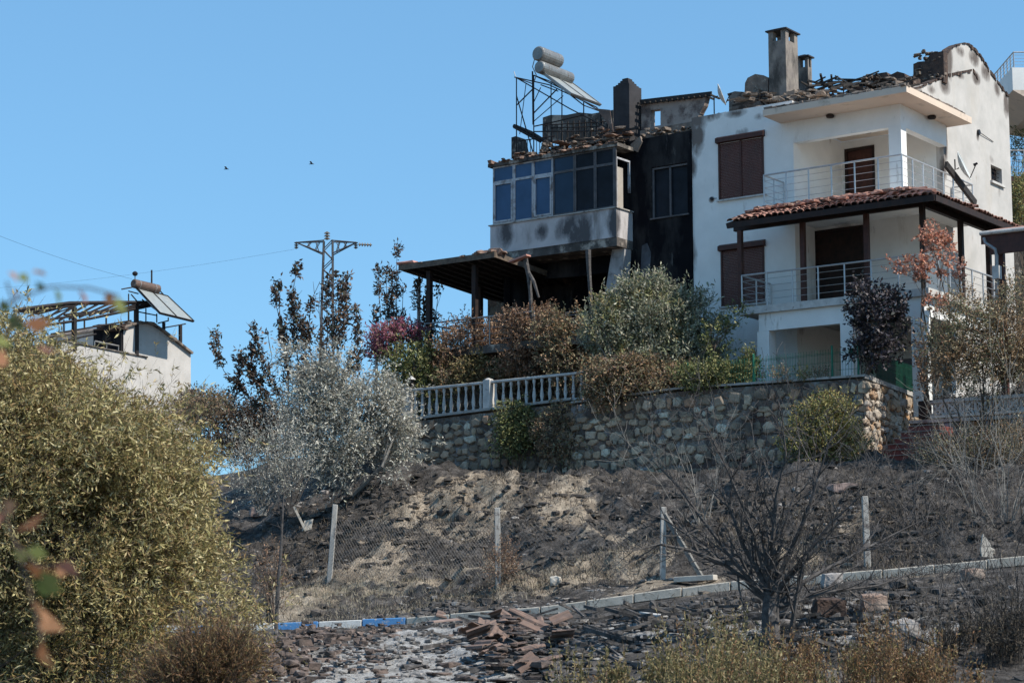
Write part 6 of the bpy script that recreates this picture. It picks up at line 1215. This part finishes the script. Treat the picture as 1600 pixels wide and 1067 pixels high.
# whole roof tiles lying in the heap
mb = MB(); prof_ = [(-.15, 0), (-.13, .03), (-.07, .035), (-.04, .008), (.02, .006), (.05, .035), (.12, .035), (.15, .004)]
for (x0, z0), (x1, z1) in zip(prof_, prof_[1:]): mb.hexa([(x0, -.21, z0 - .014), (x1, -.21, z1 - .014), (x1, .21, z1 - .014), (x0, .21, z0 - .014), (x0, -.21, z0), (x1, -.21, z1), (x1, .21, z1), (x0, .21, z0)])
TG = 'clay roof tiles lying in the heap on the road'; tl0 = mb.build('roof_tile', mat('dusty clay tile', (.23, .15, .115), (.14, .10, .085), 5, .9, bumps=.3, stains=((3, .5, .65, (.13, .10, .09), None),)), None, (0, 0, 0))
tag(tl0, 'dusty brown clay roof tile lying in the heap on the road below the kerb', 'roof tile', TG)
for k in range(24):
    px, py = ((797, 978), (778, 1008), (835, 990), (770, 985), (826, 1035), (752, 1030), (800, 1020))[k] if k < 7 else (random.gauss(800, 52), random.gauss(1010, 24))
    o = tl0 if k == 0 else tl0.copy()
    if k: C.objects.link(o)
    g_ = ground_at(px, min(py, 1062)); o.location = g_ + Vector((0, 0, random.uniform(.02, .24))); o.rotation_euler = (random.uniform(-.3, .7), random.uniform(-.6, .6), random.uniform(-1.6, 1.6)); sc_ = 1.1 if k < 7 else random.uniform(.8, 1.1); o.scale = (sc_,) * 3
def boulder(name, label, px, py, sx, sy, sz, m_, cat='rock', rz=0):
    g_ = ground_at(px, py); mb = MB(); mb.rock(g_ + Vector((0, 0, sz * .3)), sx, sy, sz, rz, .18); o = mb.build(name, m_, None, g_); b = o.modifiers.new('soften', 'SUBSURF'); b.levels = b.render_levels = 3; b.subdivision_type = 'SIMPLE'; tag(o, label, cat)
    d = o.modifiers.new('bumps', 'DISPLACE'); tx = bpy.data.textures.get('rocky') or bpy.data.textures.new('rocky', 'CLOUDS'); tx.noise_scale = .25; d.texture = tx; d.strength = .10; return o
boulder('boulder', 'large rusty pink boulder below the kerb right of the big burnt tree', 1366, 957, .38, .32, .36, M['rock'])
boulder('boulder', 'blackened low rock left of the rusty pink boulder', 1295, 965, .5, .4, .35, M['charbrick']); boulder('boulder', 'pale grey rock right of and below the rusty pink boulder', 1415, 1000, .4, .34, .34, M['rock_pale'])
boulder('boulder', 'pale round stone on the kerb line behind the big burnt tree', 1300, 915, .35, .3, .28, M['rock_pale']); boulder('boulder', 'light pinkish rock high on the bank below the laurel bush', 1318, 768, .6, .4, .22, M['pink_stone'])
boulder('boulder', 'small pale stone on the bank left of the low white kerb, like a bag', 868, 912, .25, .2, .2, M['plank']); boulder('boulder', 'dark red rock half buried right of the pale grey rock', 1520, 905, .35, .3, .2, M['rock'])
boulder('boulder', 'pinkish stone near the dead shrubs at the left foot of the bank', 405, 805, .5, .4, .3, M['pink_stone'])
def board(label, a, b, w_, h_, m_, Ya=None): 
    mb = MB(); A_ = ground_at(*a) + Vector((0, 0, .08)); B_ = ground_at(*b) + Vector((0, 0, .1)); mb.beam(A_, B_, w_, h_); tag(mb.build('board', m_, bevel=.008), label, 'board')
board('short pale board lying on top of the kerb by the leaning fence brace', (1056, 912), (1118, 909), .25, .12, M['plank']); board('white board lying in the black debris left of the big burnt tree', (998, 962), (1035, 972), .18, .04, M['whitewash'])
board('pinkish slab lying flat beside the blue kerb end', (672, 978), (718, 975), .25, .05, M['pink_stone']); board('narrow dark plank lying across the debris in front of the boards', (960, 990), (1080, 985), .12, .05, M['char'])
board('pale split board standing in the soil near the right edge of the kerb', (1548, 868), (1540, 866), .2, .1, M['plank'])
mb = MB(); g_ = ground_at(1545, 872); mb.prism([g_ + Vector(q_) for q_ in ((-.12, 0, -.1), (.12, 0, -.1), (.05, 0, .3), (-.1, 0, .52), (-.16, 0, .2))], (0, .1, 0)); tag(mb.build('stump', M['plank']), 'splintered pale wooden stump standing above the kerb at the right', 'stump')
mb = MB(); g_ = ground_at(478, 830); mb.beam(g_, g_ + Vector((-.35, 0, .7)), .06); mb.prism([g_ + Vector(q_) for q_ in ((-.12, 0, 0), (.15, 0, .05), (.2, 0, .35), (-.05, 0, .3))], (0, .06, 0)); tag(mb.build('broken_board', M['plank']), 'broken pale board sticking out of the upper left of the bank', 'board')
# ------------------------------------------------------------------ ground cover
def blades(name, label, specs, lm, L, Wd, up=1.0):
    Q = []
    for n, px, py, jx, jy in specs:
        x, y, z = region(n, px, py, jx, jy); P = np.stack([x, y, z - .02], 1); D = unit(rng.normal(size=(n, 3)) * .6 + np.array((0, 0, up))); Q.append(leaves(P, D, L * rng.uniform(.4, 1.3, n), Wd))
    o = quads_mesh(name, np.concatenate(Q), lm, None, (0, 48, 1)); tag(o, label, 'grass', kind='stuff')
LM['burnt_grass'] = leafmat('burnt grass', [(.03, .026, .024), (.06, .05, .042), (.10, .08, .06), (.02, .018, .018), (.15, .12, .085)], .1)
blades('burnt_grass', 'burnt black and brown grass on the bank', [(7000, 700, 830, 170, 50), (5000, 1250, 800, 200, 40), (4000, 480, 860, 80, 50), (2500, 900, 900, 200, 18), (5000, 1400, 860, 120, 40), (3000, 1300, 960, 150, 30)], LM['burnt_grass'], .22, .016)
blades('dry_grass', 'dry straw coloured grass along the foot of the bank', [(2500, 560, 925, 100, 14), (2500, 760, 935, 140, 8), (1500, 950, 895, 120, 12), (300, 760, 770, 100, 20), (1500, 480, 930, 60, 25), (800, 1250, 870, 40, 20)], LM['pale'], .16, .010)
shrub('dry_shrub', 'brown dead shrub at the foot of the second fence post', 'bush', [(785, 885, 22, 35)], 48.5, 260, 6, .3, .06, .02, LM['rust'], BR, up=.8, spread=.5, base=(785, 925), stemr=.015)
def weeds(name, label, specs, lm, h, k, L, Wd):
    Q, T_ = [], []
    for n, px, pyt, jx, Yd in specs:
        n = int(n * 1.3); nc = max(3, n // 22); cc = rng.normal(size=nc) * jx + px; ch = rng.uniform(.35, 1.45, nc); ci = rng.integers(0, nc, n); x = (cc[ci] + rng.normal(size=n) * 9 - 800) / F * Yd; y = Yd + rng.uniform(-1.2, 1.2, nc)[ci] + rng.normal(size=n) * .12; z = height(x, y); ztop = at(px, pyt, Yd).z; hh = np.maximum(ztop - z, .2) * rng.uniform(.5, 1.08, n) * ch[ci]
        P = np.stack([x, y, z], 1); D = unit(np.stack([rng.normal(size=n) * .14, rng.normal(size=n) * .14, np.ones(n)], 1))
        kk = k; t = np.tile(np.linspace(.35, 1, kk), n)[:, None]; PP = np.repeat(P, kk, 0) + np.repeat(D * hh[:, None], kk, 0) * t; DD = unit(np.repeat(D, kk, 0) * .9 + rng.normal(size=(n * kk, 3)) * .6)
        Q.append(leaves(PP, DD, L * rng.uniform(.6, 1.3, n * kk), Wd * rng.uniform(.6, 1.2, n * kk))); T_.append(twig_quads(P, D, hh, .006))
    o = quads_mesh(name, np.concatenate(Q + T_), lm, None, (2, 27, -1)); tag(o, label, 'weeds', kind='stuff')
weeds('weeds', 'yellow green weeds along the bottom edge in front of the tile heap', [(110, 1000, 1045, 70, 26), (90, 980, 1020, 50, 30), (150, 1115, 1000, 50, 27), (80, 1100, 1030, 70, 24), (60, 920, 1050, 35, 27), (90, 1190, 1015, 40, 29), (80, 1260, 1040, 50, 25), (50, 1130, 975, 22, 30), (50, 1330, 1020, 50, 30)], LM['weed'], .8, 34, .06, .022)
weeds('russet_weeds', 'russet seeding weeds along the bottom edge under the big burnt tree', [(130, 1330, 985, 55, 29), (100, 1400, 1010, 50, 26), (80, 1240, 1000, 40, 28), (110, 1480, 1025, 60, 27), (70, 1180, 1035, 60, 25), (60, 1060, 1050, 60, 24), (60, 1290, 1040, 50, 24)], LM['weedred'], .8, 34, .05, .020)
weeds('grey_stalks', 'dense grey dead stalks in the bottom right corner', [(220, 1520, 960, 60, 32), (160, 1590, 930, 40, 32)], LM['burnt_grass'], 1., 26, .07, .012)
# near twigs at the left edge, out of focus
nt_ = thing('near_branch', 'blurred close branch with pink and green leaves along the left edge', 'branch', (-.98, 2.7, -1.9))
mb = MB(); YN = 2.7
paths = [[(-420, 1400), (-300, 900), (-200, 640), (-60, 500), (20, 470), (80, 448), (140, 450), (185, 462)], [(-300, 900), (-120, 700), (-30, 560), (30, 500), (10, 440)], [(-300, 1100), (-120, 820), (0, 790), (25, 850), (42, 905), (55, 960), (66, 1000)], [(25, 850), (60, 885), (92, 882)]]
for pth in paths: mb.tube([at(x, y, YN) for x, y in pth], [.006 if x < -100 else .0016 for x, y in pth], 6)
mb.tube([at(-420, 1400, YN), Vector((-1.0, 2.7, -1.9))], .008, 6)
mb.build('stem', BR, nt_)
Ps = []; Ls = []
for x, y, l in ((12, 425, 20), (30, 428, 22), (50, 425, 24), (56, 440, 18), (20, 450, 20), (85, 450, 26), (122, 452, 26), (165, 455, 24), (182, 462, 26), (0, 470, 26), (12, 495, 34), (35, 505, 36), (60, 540, 26), (5, 545, 34), (-5, 520, 30),
                (8, 800, 40), (22, 830, 44), (5, 780, 36), (38, 880, 40), (48, 905, 44), (62, 890, 40), (82, 882, 36), (92, 880, 26), (50, 940, 44), (58, 975, 42), (68, 995, 40), (20, 860, 30), (72, 1010, 30), (40, 858, 30)):
    Ps.append(np.array(at(x, y, YN + random.uniform(-.1, .1)))); Ls.append(l / F * YN)
Ps = np.array(Ps); Ls = np.array(Ls); D = unit(rng.normal(size=Ps.shape) * .5 + np.array((.6, 0, -.6))); quads_mesh('foliage', leaves(Ps, D, Ls * 1.25, Ls * .75), LM['near'], nt_)
